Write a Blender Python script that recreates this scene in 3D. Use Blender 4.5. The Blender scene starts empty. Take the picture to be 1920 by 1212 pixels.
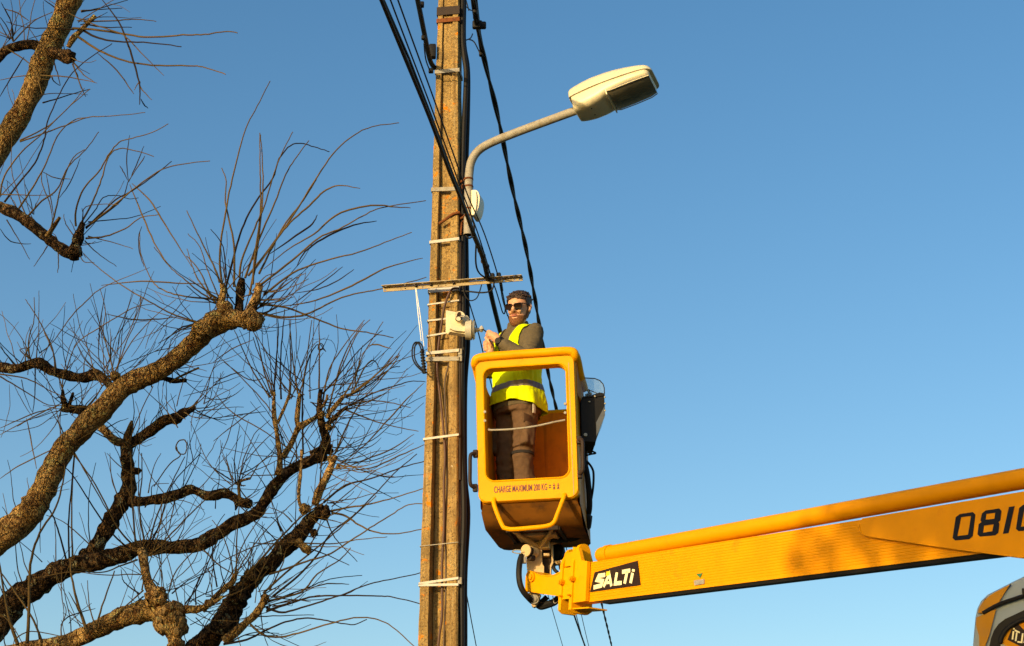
import bpy, bmesh, math, random
from mathutils import Vector, Matrix, noise
from mathutils.geometry import tessellate_polygon
R = math.radians
random.seed(7)
SC = bpy.context.scene
COL = SC.collection

# ------------------------------------------------------------------ camera, sky, sun, exposure
CAMZ, PITCH, F = 1.6, R(22.0), 3100.0
SUN_AZ, SUN_EL = R(37.0), R(12.0)          # sun low behind the camera's left shoulder
cd = bpy.data.cameras.new('camera'); cam = bpy.data.objects.new('camera', cd); COL.objects.link(cam)
cam.location = (0, 0, CAMZ); cam.rotation_euler = (R(90) + PITCH, 0, 0)
cd.sensor_width = 36; cd.sensor_fit = 'HORIZONTAL'; cd.lens = F / 1920 * 36
cd.clip_start = 0.05; cd.clip_end = 5000
SC.camera = cam
W = bpy.data.worlds.new('World'); SC.world = W; W.use_nodes = True
wn = W.node_tree.nodes; wl = W.node_tree.links
bg = wn['Background']
sky = wn.new('ShaderNodeTexSky'); sky.sky_type = 'NISHITA'; sky.sun_disc = False
sky.sun_elevation = SUN_EL; sky.sun_rotation = R(180) + SUN_AZ
sky.air_density = 1.0; sky.dust_density = 2.0; sky.ozone_density = 1.0
hs = wn.new('ShaderNodeHueSaturation'); hs.inputs['Saturation'].default_value = 1.38
wl.new(sky.outputs[0], hs.inputs['Color']); wl.new(hs.outputs[0], bg.inputs['Color']); bg.inputs['Strength'].default_value = 0.15
SD = Vector((-math.sin(SUN_AZ) * math.cos(SUN_EL), -math.cos(SUN_AZ) * math.cos(SUN_EL), math.sin(SUN_EL)))
ld = bpy.data.lights.new('sun', 'SUN'); ld.energy = 3.9; ld.angle = R(0.5); ld.color = (1.0, 0.72, 0.38)
sun = bpy.data.objects.new('sun', ld); COL.objects.link(sun)
sun.rotation_euler = (-SD).to_track_quat('-Z', 'Y').to_euler(); sun.location = SD * 60
vs = SC.view_settings; vs.view_transform = 'Standard'; vs.look = 'None'; vs.exposure = 0.47; vs.gamma = 1; vs.use_curve_mapping = False

# ------------------------------------------------------------------ placing: pixel of the 1920x1212 photo + depth in metres -> point in the place
CAM = Vector((0, 0, CAMZ)); cP, sP = math.cos(PITCH), math.sin(PITCH)
def ray(px, py):
    x = (px - 960) / F; y = -(py - 606) / F
    return Vector((x, cP - sP * y, sP + cP * y))
def P(px, py, Y):
    d = ray(px, py); return CAM + d * (Y / d.y)
def PZ(px, py, z):
    d = ray(px, py); return CAM + d * ((z - CAMZ) / d.z)
def PL(px, py, o, n):
    d = ray(px, py); return CAM + d * ((o - CAM).dot(n) / d.dot(n))
def m_px(Y, z):                      # metres per photo pixel at a depth and height
    return (Y * cP + (z - CAMZ) * sP) / F

# ------------------------------------------------------------------ materials
def mat(name, col, rough=0.6, metal=0.0, spots=(), bump=0.0, bscale=40.0, coat=0.0, var=0.15, vscale=6.0, alpha=None, detail=6, spec=None):
    m = bpy.data.materials.new(name); m.use_nodes = True
    nt = m.node_tree; N, L = nt.nodes, nt.links
    b = N['Principled BSDF']; b.inputs['Roughness'].default_value = rough; b.inputs['Metallic'].default_value = metal
    b.inputs['Coat Weight'].default_value = coat
    if spec is not None: b.inputs['Specular IOR Level'].default_value = spec
    tc = N.new('ShaderNodeTexCoord')
    def noi(scale, det=detail, rgh=0.6):
        n = N.new('ShaderNodeTexNoise'); n.inputs['Scale'].default_value = scale; n.inputs['Detail'].default_value = det
        n.inputs['Roughness'].default_value = rgh; L.new(tc.outputs['Object'], n.inputs['Vector']); return n.outputs['Fac']
    def ramp(src, a, bb):
        r = N.new('ShaderNodeMapRange'); r.inputs[1].default_value = a; r.inputs[2].default_value = bb; L.new(src, r.inputs[0]); return r.outputs[0]
    def mix(fac, A, B):
        x = N.new('ShaderNodeMix'); x.data_type = 'RGBA'; L.new(fac, x.inputs[0])
        for s, v in ((6, A), (7, B)):
            if isinstance(v, tuple): x.inputs[s].default_value = (*v, 1)
            else: L.new(v, x.inputs[s])
        return x.outputs[2]
    lo = tuple(max(0, c * (1 - var)) for c in col); hi = tuple(min(1, c * (1 + var)) for c in col)
    out = mix(ramp(noi(vscale), 0.3, 0.7), lo, hi)
    for (c, scale, a, bb) in spots:
        out = mix(ramp(noi(scale), a, bb), out, c)
    L.new(out, b.inputs['Base Color'])
    if bump:
        bp = N.new('ShaderNodeBump'); bp.inputs['Strength'].default_value = bump; bp.inputs['Distance'].default_value = 0.01
        L.new(noi(bscale, 8, 0.7), bp.inputs['Height']); L.new(bp.outputs[0], b.inputs['Normal'])
    if alpha is not None:
        b.inputs['Alpha'].default_value = alpha
    return m

M = {}
M['yellow'] = mat('yellow_paint', (0.72, 0.325, 0.0), 0.45, spec=0.08, spots=[((0.60, 0.24, 0.0), 9, 0.62, 0.8), ((0.30, 0.13, 0.01), 70, 0.74, 0.8)], var=0.06, bump=0.03, bscale=120)
M['orange'] = mat('boom_paint', (0.68, 0.282, 0.0), 0.48, spec=0.1, spots=[((0.55, 0.18, 0.005), 7, 0.6, 0.85), ((0.28, 0.10, 0.02), 60, 0.75, 0.8)], var=0.07, bump=0.04, bscale=90)
M['gel'] = mat('worn_gelcoat', (0.58, 0.20, 0.004), 0.6, spec=0.15, spots=[((0.34, 0.11, 0.006), 8, 0.5, 0.8)], var=0.12)
M['under'] = mat('shaded_underside', (0.22, 0.09, 0.012), 0.7, spec=0.15, spots=[((0.05, 0.03, 0.015), 7, 0.5, 0.7)], var=0.2)  # gelcoat colour darkened to give the shade beneath the basket
M['beige'] = mat('sand_primer', (0.52, 0.38, 0.19), 0.6, spots=[((0.22, 0.13, 0.06), 30, 0.58, 0.7)], var=0.15, bump=0.1)
M['black'] = mat('black_rubber', (0.009, 0.009, 0.010), 0.6, spec=0.2)
M['steel'] = mat('galvanised_steel', (0.30, 0.285, 0.24), 0.6, 0.0, spec=0.3, spots=[((0.20, 0.155, 0.085), 25, 0.5, 0.75)])
M['armsteel'] = mat('weathered_angle_steel', (0.36, 0.29, 0.165), 0.6, spec=0.25, spots=[((0.16, 0.105, 0.05), 18, 0.5, 0.75)])
M['steelw'] = mat('bright_band_steel', (0.48, 0.46, 0.41), 0.5, spec=0.4, spots=[((0.28, 0.25, 0.19), 20, 0.5, 0.75)])
M['rust'] = mat('rusty_iron', (0.17, 0.06, 0.02), 0.8, spec=0.1, spots=[((0.10, 0.04, 0.02), 30, 0.5, 0.65)], bump=0.3)
M['darkiron'] = mat('dark_iron', (0.030, 0.019, 0.014), 0.6, spec=0.2)
M['white'] = mat('cream_plastic', (0.72, 0.64, 0.44), 0.45, spots=[((0.45, 0.36, 0.2), 12, 0.62, 0.8)], var=0.06)
M['grey_cast'] = mat('grey_cast_metal', (0.42, 0.40, 0.32), 0.5, var=0.1)
M['lampbody'] = mat('lamp_cream', (0.60, 0.56, 0.39), 0.4, spots=[((0.5, 0.43, 0.25), 14, 0.6, 0.8)], var=0.05)
M['lampunder'] = M['lampbody']
M['glassdark'] = mat('lamp_glass', (0.13, 0.125, 0.095), 0.08, spots=[((0.27, 0.25, 0.17), 8, 0.48, 0.7)], coat=0.6)  # paler blotches paint in the reflections on the lens
M['concrete'] = mat('weathered_concrete', (0.34, 0.23, 0.085), 0.92, spec=0.12, spots=[((0.15, 0.098, 0.04), 60, 0.50, 0.62), ((0.19, 0.13, 0.055), 5, 0.52, 0.75), ((0.44, 0.34, 0.16), 110, 0.58, 0.68),
    ((0.60, 0.20, 0.008), 12.0, 0.605, 0.65), ((0.60, 0.53, 0.38), 30, 0.70, 0.72)], bump=0.9, bscale=60, var=0.3)
def streaks(m, col, sx, sz, a, b_):
    N, L = m.node_tree.nodes, m.node_tree.links; b = N['Principled BSDF']; src = b.inputs['Base Color'].links[0].from_socket
    tc = next(n for n in N if n.type == 'TEX_COORD'); mp = N.new('ShaderNodeMapping'); mp.inputs['Scale'].default_value = (sx, sx, sz); L.new(tc.outputs['Object'], mp.inputs['Vector'])
    no = N.new('ShaderNodeTexNoise'); no.inputs['Scale'].default_value = 1; no.inputs['Detail'].default_value = 5; L.new(mp.outputs[0], no.inputs['Vector'])
    mr = N.new('ShaderNodeMapRange'); mr.inputs[1].default_value = a; mr.inputs[2].default_value = b_; L.new(no.outputs['Fac'], mr.inputs[0])
    mx = N.new('ShaderNodeMix'); mx.data_type = 'RGBA'; L.new(mr.outputs[0], mx.inputs[0]); L.new(src, mx.inputs[6]); mx.inputs[7].default_value = (*col, 1); L.new(mx.outputs[2], b.inputs['Base Color'])
streaks(M['concrete'], (.17, .105, .04), 38, 1.6, .50, .74); streaks(M['concrete'], (.46, .35, .17), 55, 2.2, .60, .78)
streaks(M['yellow'], (.40, .17, .005), 60, 3, .66, .80); streaks(M['gel'], (.22, .08, .006), 30, 2, .55, .8)
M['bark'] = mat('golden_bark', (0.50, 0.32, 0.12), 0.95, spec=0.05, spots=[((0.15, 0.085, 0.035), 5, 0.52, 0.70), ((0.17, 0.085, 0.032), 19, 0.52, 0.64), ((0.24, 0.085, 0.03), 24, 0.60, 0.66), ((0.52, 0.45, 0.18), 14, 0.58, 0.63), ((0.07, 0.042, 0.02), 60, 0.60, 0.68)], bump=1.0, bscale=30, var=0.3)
M['bark2'] = mat('shaded_lichened_bark', (0.20, 0.118, 0.055), 0.95, spec=0.05, spots=[((0.045, 0.028, 0.016), 5, 0.46, 0.62), ((0.02, 0.014, 0.010), 22, 0.48, 0.58), ((0.34, 0.32, 0.19), 13, 0.585, 0.64), ((0.30, 0.16, 0.06), 9, 0.62, 0.75), ((0.012, 0.009, 0.007), 60, 0.54, 0.62)], bump=1.0, bscale=32, var=0.3)  # lichened bark, also darkened for the limbs that lie in shade
def barkify(m, dark, sc):
    N, L = m.node_tree.nodes, m.node_tree.links; b = N['Principled BSDF']
    src = b.inputs['Base Color'].links[0].from_socket; tc = next(n for n in N if n.type == 'TEX_COORD')
    wp = N.new('ShaderNodeTexNoise'); wp.inputs['Scale'].default_value = 9; wp.inputs['Detail'].default_value = 4; L.new(tc.outputs['Object'], wp.inputs['Vector'])
    ad = N.new('ShaderNodeMixRGB'); ad.blend_type = 'ADD'; ad.inputs[0].default_value = .10; L.new(tc.outputs['Object'], ad.inputs[1]); L.new(wp.outputs['Color'], ad.inputs[2])
    mp = N.new('ShaderNodeMapping'); mp.inputs['Rotation'].default_value = (0, R(-42), 0); mp.inputs['Scale'].default_value = (1.1, 1.1, .32); L.new(ad.outputs[0], mp.inputs['Vector'])
    vo = N.new('ShaderNodeTexVoronoi'); vo.feature = 'DISTANCE_TO_EDGE'; vo.inputs['Scale'].default_value = sc; L.new(mp.outputs[0], vo.inputs['Vector'])
    mr = N.new('ShaderNodeMapRange'); mr.inputs[1].default_value = .0; mr.inputs[2].default_value = .13; L.new(vo.outputs['Distance'], mr.inputs[0])
    gp = N.new('ShaderNodeTexNoise'); gp.inputs['Scale'].default_value = 26; gp.inputs['Detail'].default_value = 6; L.new(mp.outputs[0], gp.inputs['Vector'])
    gr = N.new('ShaderNodeMapRange'); gr.inputs[1].default_value = .50; gr.inputs[2].default_value = .34; L.new(gp.outputs['Fac'], gr.inputs[0])
    mxx = N.new('ShaderNodeMath'); mxx.operation = 'MAXIMUM'; L.new(mr.outputs[0], mxx.inputs[0]); L.new(gr.outputs[0], mxx.inputs[1])
    mx = N.new('ShaderNodeMix'); mx.data_type = 'RGBA'; L.new(mxx.outputs[0], mx.inputs[0]); mx.inputs[6].default_value = (*dark, 1); L.new(src, mx.inputs[7]); L.new(mx.outputs[2], b.inputs['Base Color'])
    bp = N.new('ShaderNodeBump'); bp.inputs['Strength'].default_value = 1; bp.inputs['Distance'].default_value = .02; L.new(mxx.outputs[0], bp.inputs['Height'])
    old = next(n for n in N if n.type == 'BUMP' and n != bp); L.new(old.outputs[0], bp.inputs['Normal']); L.new(bp.outputs[0], b.inputs['Normal']); old.inputs['Distance'].default_value = .035
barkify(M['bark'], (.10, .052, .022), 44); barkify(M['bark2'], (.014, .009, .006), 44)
M['twig'] = mat('olive_twig', (0.105, 0.070, 0.026), 0.85, spec=0.1, var=0.35, vscale=2.0)
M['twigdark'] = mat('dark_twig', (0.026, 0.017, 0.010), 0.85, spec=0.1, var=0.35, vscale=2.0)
M['sign'] = mat('sign_black', (0.026, 0.015, 0.011), 0.5, spec=0.12)
M['cream'] = mat('cream_lettering', (0.85, 0.78, 0.48), 0.4, var=0.03)
M['yel2'] = mat('yellow_lettering', (0.85, 0.55, 0.02), 0.4, var=0.03)
M['ink'] = mat('dark_lettering', (0.012, 0.014, 0.022), 0.6, spec=0.1)
M['red_ink'] = mat('faded_purple_lettering', (0.075, 0.010, 0.022), 0.6, spots=[((0.62, 0.28, 0.0), 70, 0.63, 0.66)])
M['green'] = mat('green_paint', (0.03, 0.16, 0.05), 0.5)
M['silver'] = mat('silver_paint', (0.27, 0.34, 0.42), 0.45, 0.0, spec=0.15, var=0.04)
M['orangeglossy'] = mat('orange_cab_corner', (0.46, 0.21, 0.012), 0.5, spec=0.1, spots=[((0.36, 0.20, 0.05), 14, 0.5, 0.8)])
M['winglass'] = mat('dark_window_glass', (0.012, 0.013, 0.014), 0.04, coat=0.5)
M['skin'] = mat('skin', (0.60, 0.32, 0.18), 0.5, spec=0.25, spots=[((0.55, 0.22, 0.13), 25, 0.55, 0.8)], var=0.06)
M['lip'] = mat('lips', (0.44, 0.17, 0.115), 0.5, spec=0.2)
M['hair'] = mat('dark_brown_hair', (0.045, 0.022, 0.012), 0.55, bump=0.8, bscale=120, var=0.4, vscale=40)
M['beard'] = mat('short_brown_beard', (0.20, 0.088, 0.040), 0.9, spec=0.1, bump=0.8, bscale=200, var=0.35, vscale=120)
M['vest'] = mat('fluorescent_yellow', (0.62, 0.74, 0.0), 0.7, spec=0.1, var=0.05, bump=0.1, bscale=60)
M['reflect'] = mat('grey_reflective_tape', (0.125, 0.105, 0.075), 0.4, 0.1, var=0.06)
M['jacket'] = mat('olive_grey_fleece', (0.105, 0.085, 0.052), 0.95, spec=0.1, bump=0.25, bscale=90, var=0.2, vscale=12)
M['jacketdark'] = mat('dark_jacket_panel', (0.03, 0.022, 0.017), 0.8)
M['trousers'] = mat('brown_work_cloth', (0.115, 0.070, 0.040), 0.95, spec=0.1, bump=0.25, bscale=60, var=0.2, vscale=10)
M['trouserdark'] = mat('black_panel_cloth', (0.014, 0.011, 0.010), 0.9)
M['asphalt'] = mat('asphalt', (0.04, 0.04, 0.04), 0.9, bump=0.3)
M['grass'] = mat('grass', (0.04, 0.055, 0.02), 0.9, var=0.4, vscale=0.5, bump=0.5)
M['tyre'] = mat('tyre_rubber', (0.02, 0.02, 0.02), 0.8)
M['rope'] = mat('white_cord', (0.75, 0.75, 0.72), 0.8)
# clear smoked visor
vm = bpy.data.materials.new('clear_visor'); vm.use_nodes = True
_n = vm.node_tree.nodes; _b = _n['Principled BSDF']
_b.inputs['Base Color'].default_value = (0.30, 0.42, 0.50, 1); _b.inputs['Roughness'].default_value = 0.05; _b.inputs['Alpha'].default_value = 0.22
M['visor'] = vm

# ------------------------------------------------------------------ mesh builder
class MB:
    def __init__(s): s.v = []; s.f = []; s.m = []
    def add(s, vs, fs, mi=0):
        o = len(s.v); s.v += [Vector(v) for v in vs]
        for f in fs: s.f.append(tuple(o + i for i in f)); s.m.append(mi)
    def tube(s, pts, rad, n=10, mi=0, caps=True, sq=None):
        pts = [Vector(p) for p in pts]; k = len(pts)
        if not isinstance(rad, (list, tuple)): rad = [rad] * k
        vs = []; fs = []; prev = None
        for i in range(k):
            t = (pts[min(i + 1, k - 1)] - pts[max(i - 1, 0)])
            if t.length < 1e-9: t = Vector((0, 0, 1))
            t.normalize()
            if prev is None:
                a = Vector((0, 0, 1)) if abs(t.z) < 0.9 else Vector((1, 0, 0))
                u = t.cross(a).normalized()
            else:
                u = prev - t * prev.dot(t)
                u = u.normalized() if u.length > 1e-6 else t.orthogonal().normalized()
            prev = u; w = t.cross(u)
            for j in range(n):
                an = 2 * math.pi * j / n
                vs.append(pts[i] + (u * math.cos(an) + w * math.sin(an)) * rad[i])
        for i in range(k - 1):
            for j in range(n):
                a = i * n + j; b = i * n + (j + 1) % n
                fs.append((a, b, b + n, a + n))
        if caps:
            fs.append(tuple(reversed(range(n)))); fs.append(tuple((k - 1) * n + j for j in range(n)))
        s.add(vs, fs, mi)
    def box(s, c, sx, sy, sz, ax=None, bev=0.0, mi=0):
        bm = bmesh.new(); bmesh.ops.create_cube(bm, size=1.0)
        for v in bm.verts: v.co = Vector((v.co.x * sx, v.co.y * sy, v.co.z * sz))
        if bev: bmesh.ops.bevel(bm, geom=bm.edges[:], offset=bev, segments=2, affect='EDGES', profile=0.5)
        s.bm(bm, c, ax, mi)
    def bm(s, bm, c=(0, 0, 0), ax=None, mi=0):
        bm.verts.index_update(); c = Vector(c)
        X, Y, Z = ax if ax else (Vector((1, 0, 0)), Vector((0, 1, 0)), Vector((0, 0, 1)))
        s.add([c + X * v.co.x + Y * v.co.y + Z * v.co.z for v in bm.verts], [[v.index for v in f.verts] for f in bm.faces], mi); bm.free()
    def ball(s, c, rx, ry=None, rz=None, ax=None, seg=16, mi=0):
        bm = bmesh.new(); bmesh.ops.create_uvsphere(bm, u_segments=seg, v_segments=max(6, seg // 2), radius=1.0)
        ry = rx if ry is None else ry; rz = rx if rz is None else rz
        for v in bm.verts: v.co = Vector((v.co.x * rx, v.co.y * ry, v.co.z * rz))
        s.bm(bm, c, ax, mi)
    def cyl(s, a, b, r, n=20, mi=0): s.tube([a, b], r, n, mi)
    def prism(s, outline, depth, holes=(), mi=0, bev=0.0):      # outline: coplanar points; depth: vector to the far side
        loops = [[Vector(p) for p in outline]] + [[Vector(p) for p in h] for h in holes]
        tris = tessellate_polygon(loops); fl = [p for l in loops for p in l]; n = len(fl); dv = Vector(depth)
        nn = Vector((0, 0, 0))
        l0 = loops[0]
        for i in range(len(l0)): nn += l0[i].cross(l0[(i + 1) % len(l0)])
        fr = []
        for t in tris:
            a, b, c = (fl[i] for i in t)
            if (b - a).cross(c - a).dot(dv) > 0: t = tuple(reversed(t))
            fr.append(tuple(t))
        vs = fl + [p + dv for p in fl]; fs = fr + [tuple(i + n for i in reversed(t)) for t in fr]
        o = 0
        for li, l in enumerate(loops):
            k = len(l); nl = Vector((0, 0, 0))
            for i in range(k): nl += (l[i] - l[0]).cross(l[(i + 1) % k] - l[0])
            flip = nl.dot(dv) > 0
            if li: flip = not flip
            for i in range(k):
                a = o + i; b = o + (i + 1) % k
                fs.append((a, b, b + n, a + n) if flip else (b, a, a + n, b + n))
            o += k
        s.add(vs, fs, mi)
    def loft(s, rings, caps=True, mi=0, closed=True):
        n = len(rings[0]); vs = [p for r in rings for p in r]; fs = []
        for i in range(len(rings) - 1):
            for j in range(n if closed else n - 1):
                a = i * n + j; b = i * n + (j + 1) % n
                fs.append((a, b, b + n, a + n))
        if caps and closed:
            fs.append(tuple(reversed(range(n)))); fs.append(tuple((len(rings) - 1) * n + j for j in range(n)))
        s.add(vs, fs, mi)
    def mesh(s, name, mats, ang=38):
        me = bpy.data.meshes.new(name); me.from_pydata([tuple(v) for v in s.v], [], s.f)
        for m in (mats if isinstance(mats, (list, tuple)) else [mats]): me.materials.append(m)
        me.polygons.foreach_set('material_index', s.m); me.polygons.foreach_set('use_smooth', [True] * len(s.f))
        me.update()
        try: me.set_sharp_from_angle(angle=R(ang))
        except Exception: pass
        return me
    def islands(s, gap=.0015):
        par = list(range(len(s.v)))
        def fd(i):
            while par[i] != i: par[i] = par[par[i]]; i = par[i]
            return i
        for f in s.f:
            for i in f[1:]: par[fd(i)] = fd(f[0])
        cm = {}
        for k, f in enumerate(s.f): cm.setdefault(fd(f[0]), []).append(k)
        gs = []
        for fs in cm.values():
            vs = [s.v[i] for k in fs for i in s.f[k]]
            gs.append([fs, [min(v[a] for v in vs) - gap for a in range(3)], [max(v[a] for v in vs) + gap for a in range(3)]])
        ch = True
        while ch:
            ch = False
            for i in range(len(gs)):
                for j in range(i + 1, len(gs)):
                    if all(gs[i][1][a] <= gs[j][2][a] and gs[j][1][a] <= gs[i][2][a] for a in range(3)):
                        gs[i] = [gs[i][0] + gs[j][0], [min(x, y) for x, y in zip(gs[i][1], gs[j][1])], [max(x, y) for x, y in zip(gs[i][2], gs[j][2])]]
                        del gs[j]; ch = True; break
                if ch: break
        out = []
        for fs, _, _ in gs:
            m = MB(); used = sorted({i for k in fs for i in s.f[k]}); mp = {o: n for n, o in enumerate(used)}
            m.v = [s.v[i] for i in used]; m.f = [tuple(mp[i] for i in s.f[k]) for k in fs]; m.m = [s.m[k] for k in fs]; out.append(m)
        return out
    def each(s, name, mats, parent=None, ang=38): return [m.build(name, mats, parent, ang) for m in s.islands()]
    def build(s, name, mats, parent=None, ang=38):
        me = s.mesh(name, mats, ang); ob = bpy.data.objects.new(name, me); COL.objects.link(ob)
        if parent is not None: put(ob, parent)
        return ob
    def remeshed(s, name, mats, parent, voxel, smooth=4, disp=0.0, dscale=0.1, post=None):
        tmp = bpy.data.objects.new('tmp', s.mesh('tmp', mats)); COL.objects.link(tmp)
        m = tmp.modifiers.new('r', 'REMESH'); m.mode = 'VOXEL'; m.voxel_size = voxel; m.use_smooth_shade = True
        if smooth: k = tmp.modifiers.new('s', 'SMOOTH'); k.iterations = smooth; k.factor = 0.5
        if disp:
            tx = bpy.data.textures.new('folds', 'CLOUDS'); tx.noise_scale = dscale
            d = tmp.modifiers.new('d', 'DISPLACE'); d.texture = tx; d.strength = disp; d.texture_coords = 'LOCAL'
        dg = bpy.context.evaluated_depsgraph_get(); me = bpy.data.meshes.new_from_object(tmp.evaluated_get(dg))
        old = tmp.data; bpy.data.objects.remove(tmp); bpy.data.meshes.remove(old)
        me.name = name
        me.materials.clear()
        for mm in (mats if isinstance(mats, (list, tuple)) else [mats]): me.materials.append(mm)
        for p in me.polygons: p.use_smooth = True; p.material_index = post(p.center) if post else 0
        ob = bpy.data.objects.new(name, me); COL.objects.link(ob); put(ob, parent); return ob

def put(ob, parent):                 # child keeps world coordinates for things placed by translation, local ones for turned roots
    ob.parent = parent
    if parent.type == 'EMPTY' and not parent.get('_local'):
        ob.matrix_parent_inverse = Matrix.Translation(-Vector(parent.location))
def tag(o, label, cat, group=None, kind=None):
    if label: o['label'] = label
    if cat: o['category'] = cat
    if group: o['group'] = group
    if kind: o['kind'] = kind
    return o
def thing(name, label, cat, loc, group=None):
    o = bpy.data.objects.new(name, None); COL.objects.link(o); o.location = loc; o.empty_display_size = 0.2
    return tag(o, label, cat, group)
def spline(pts, k=6):                # Catmull-Rom through tuples of any length
    out = []; n = len(pts)
    for i in range(n - 1):
        p0 = pts[max(i - 1, 0)]; p1 = pts[i]; p2 = pts[i + 1]; p3 = pts[min(i + 2, n - 1)]
        for j in range(k):
            t = j / k
            out.append(tuple(0.5 * (2 * b + (c - a) * t + (2 * a - 5 * b + 4 * c - d) * t * t + (3 * b - a - 3 * c + d) * t ** 3) for a, b, c, d in zip(p0, p1, p2, p3)))
    out.append(tuple(pts[-1])); return out
def rrect(x0, x1, z0, z1, r, k=6):   # rounded rectangle as 2-D points, counter-clockwise
    out = []
    for cx, cz, a0 in ((x1 - r, z0 + r, -90), (x1 - r, z1 - r, 0), (x0 + r, z1 - r, 90), (x0 + r, z0 + r, 180)):
        for i in range(k + 1):
            a = R(a0 + 90 * i / k); out.append((cx + r * math.cos(a), cz + r * math.sin(a)))
    return out
def stroke(mb, pts, w, off, mi=0, closed=False):   # mitred flat band through coplanar points, raised by off (vector)
    pts = [Vector(p) for p in pts]; n = off.normalized(); k = len(pts); L = []; Rr = []
    for i in range(k):
        a = pts[i - 1] if (i or closed) else None; b = pts[(i + 1) % k] if (i < k - 1 or closed) else None
        d1 = (pts[i] - a).normalized() if a is not None else None; d2 = (b - pts[i]).normalized() if b is not None else None
        d1 = d1 or d2; d2 = d2 or d1
        n1 = n.cross(d1); n2 = n.cross(d2); mm = (n1 + n2).normalized(); sc = min(2.2, 1 / max(0.3, mm.dot(n1)))
        L.append(pts[i] + mm * (w / 2 * sc)); Rr.append(pts[i] - mm * (w / 2 * sc))
    vs = [p + off for p in L + Rr]; fs = []
    for i in range(k if closed else k - 1):
        j = (i + 1) % k; fs.append((i, i + k, j + k, j))
    mb.add(vs, fs, mi)

# ------------------------------------------------------------------ ground and road
g = MB(); g.add([(-600, -600, 0), (600, -600, 0), (600, 900, 0), (-600, 900, 0)], [(0, 1, 2, 3)])
tag(g.build('ground', M['grass']), 'rough grass verge', None, kind='structure')
g = MB(); g.add([(-60, 2.2, .004), (60, 2.2, .004), (60, 9.2, .004), (-60, 9.2, .004)], [(0, 1, 2, 3)])
tag(g.build('road', M['asphalt']), 'grey asphalt road', None, kind='structure')

# ------------------------------------------------------------------ concrete pole
PX, PY, PYAW = -0.473, 10.5, R(-9)
pux = Vector((math.cos(PYAW), math.sin(PYAW), 0)); puy = Vector((-math.sin(PYAW), math.cos(PYAW), 0)); UZ = Vector((0, 0, 1))
def pw(z): return 0.258 - 0.1 * (z - 3.63) / 4.8
def pole_pt(u, v, z):                # u across (-.5..+.5 of the width), v metres behind the front face
    return Vector((PX, PY, 0)) + pux * (u * pw(z)) + puy * v + UZ * z
pole = thing('utility_pole', 'tall tapering concrete pole with orange lichen, steel straps and a crossarm', 'utility pole', (PX, PY, 0))
b = MB(); rings = []
def pole_ring(z):
    d = 0.75 * pw(z); dp = 0.105
    pr = [(-.5, .012), (-.46, 0), (-.25, 0), (-.235, .01), (-.215, dp), (.185, dp), (.205, .01), (.22, 0), (.46, 0), (.5, .012),
          (.5, d - .012), (.46, d), (.22, d), (.2, d - dp), (-.2, d - dp), (-.22, d), (-.46, d), (-.5, d - .012)]
    return [pole_pt(u, v, z) for u, v in pr]
NZ = 90
for i in range(NZ + 1):
    z = 9.2 * i / NZ; r0 = pole_ring(z)
    rings.append([p + Vector((1, 1, 0)) * 0.004 * noise.noise(p * 9) for p in r0])
b.loft(rings); b.build('shaft', M['concrete'], pole, 30)
def zpole(py): return P(835, py, PY).z
def strap(py, h, m, tilt=0.06, th=0.003):
    z = zpole(py); w = pw(z) / 2 + th; d = 0.75 * pw(z) + th; s = MB()
    pth = [(-w, -th), (w, -th), (w, d), (-w, d)]
    vs = []
    for o in (0, .003):
        for hh in (-h / 2, h / 2):
            for (x, y) in pth:
                sx = x + (o if x > 0 else -o); sy = y + (o if y > 0 else -o)
                vs.append(Vector((PX, PY, z + hh + tilt * x + 0.004 * math.sin(x * 30 + py))) + pux * sx + puy * sy)
    fs = []
    for i in range(4):
        j = (i + 1) % 4
        fs += [(8 + i, 8 + j, 12 + j, 12 + i), (j, i, 4 + i, 4 + j), (4 + i, 12 + i, 12 + j, 4 + j), (8 + i, i, j, 8 + j)]
    s.add(vs, fs); s.build('strap', M[m], pole)
for py, h, m, t in ((20, .07, 'darkiron', -.02), (38, .035, 'rust', -.02), (133, .030, 'steel', .0), (356, .030, 'steel', -.03), (452, .022, 'steelw', .06), (543, .034, 'steelw', .03),
                    (567, .011, 'steelw', .09), (598, .012, 'steelw', .06), (627, .012, 'steelw', .12), (660, .022, 'steelw', .05), (673, .030, 'steel', -.03),
                    (819, .015, 'steelw', .08), (1021, .005, 'steel', .05), (1089, .016, 'steelw', .10), (1098, .016, 'steelw', -.02)):
    strap(py, h, m, t)
# strap buckles
s = MB()
for py in (661, 673, 1090):
    z = zpole(py); s.box(pole_pt(.5, .03, z) + pux * .012, .028, .05, .045, (pux, puy, UZ), .004)
s.each('strap_buckle', M['steel'], pole)
# rust coloured collar holding the lamp arm
s = MB(); z1 = zpole(408)
s.tube([pole_pt(-.2, -.006, zpole(420)), pole_pt(0, -.007, zpole(414)), pole_pt(.3, -.008, zpole(404)), pole_pt(.52, -.004, zpole(401)), pole_pt(.6, .05, zpole(402))], .011, 8)
s.build('rusty_hook', M['rust'], pole)
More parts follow.
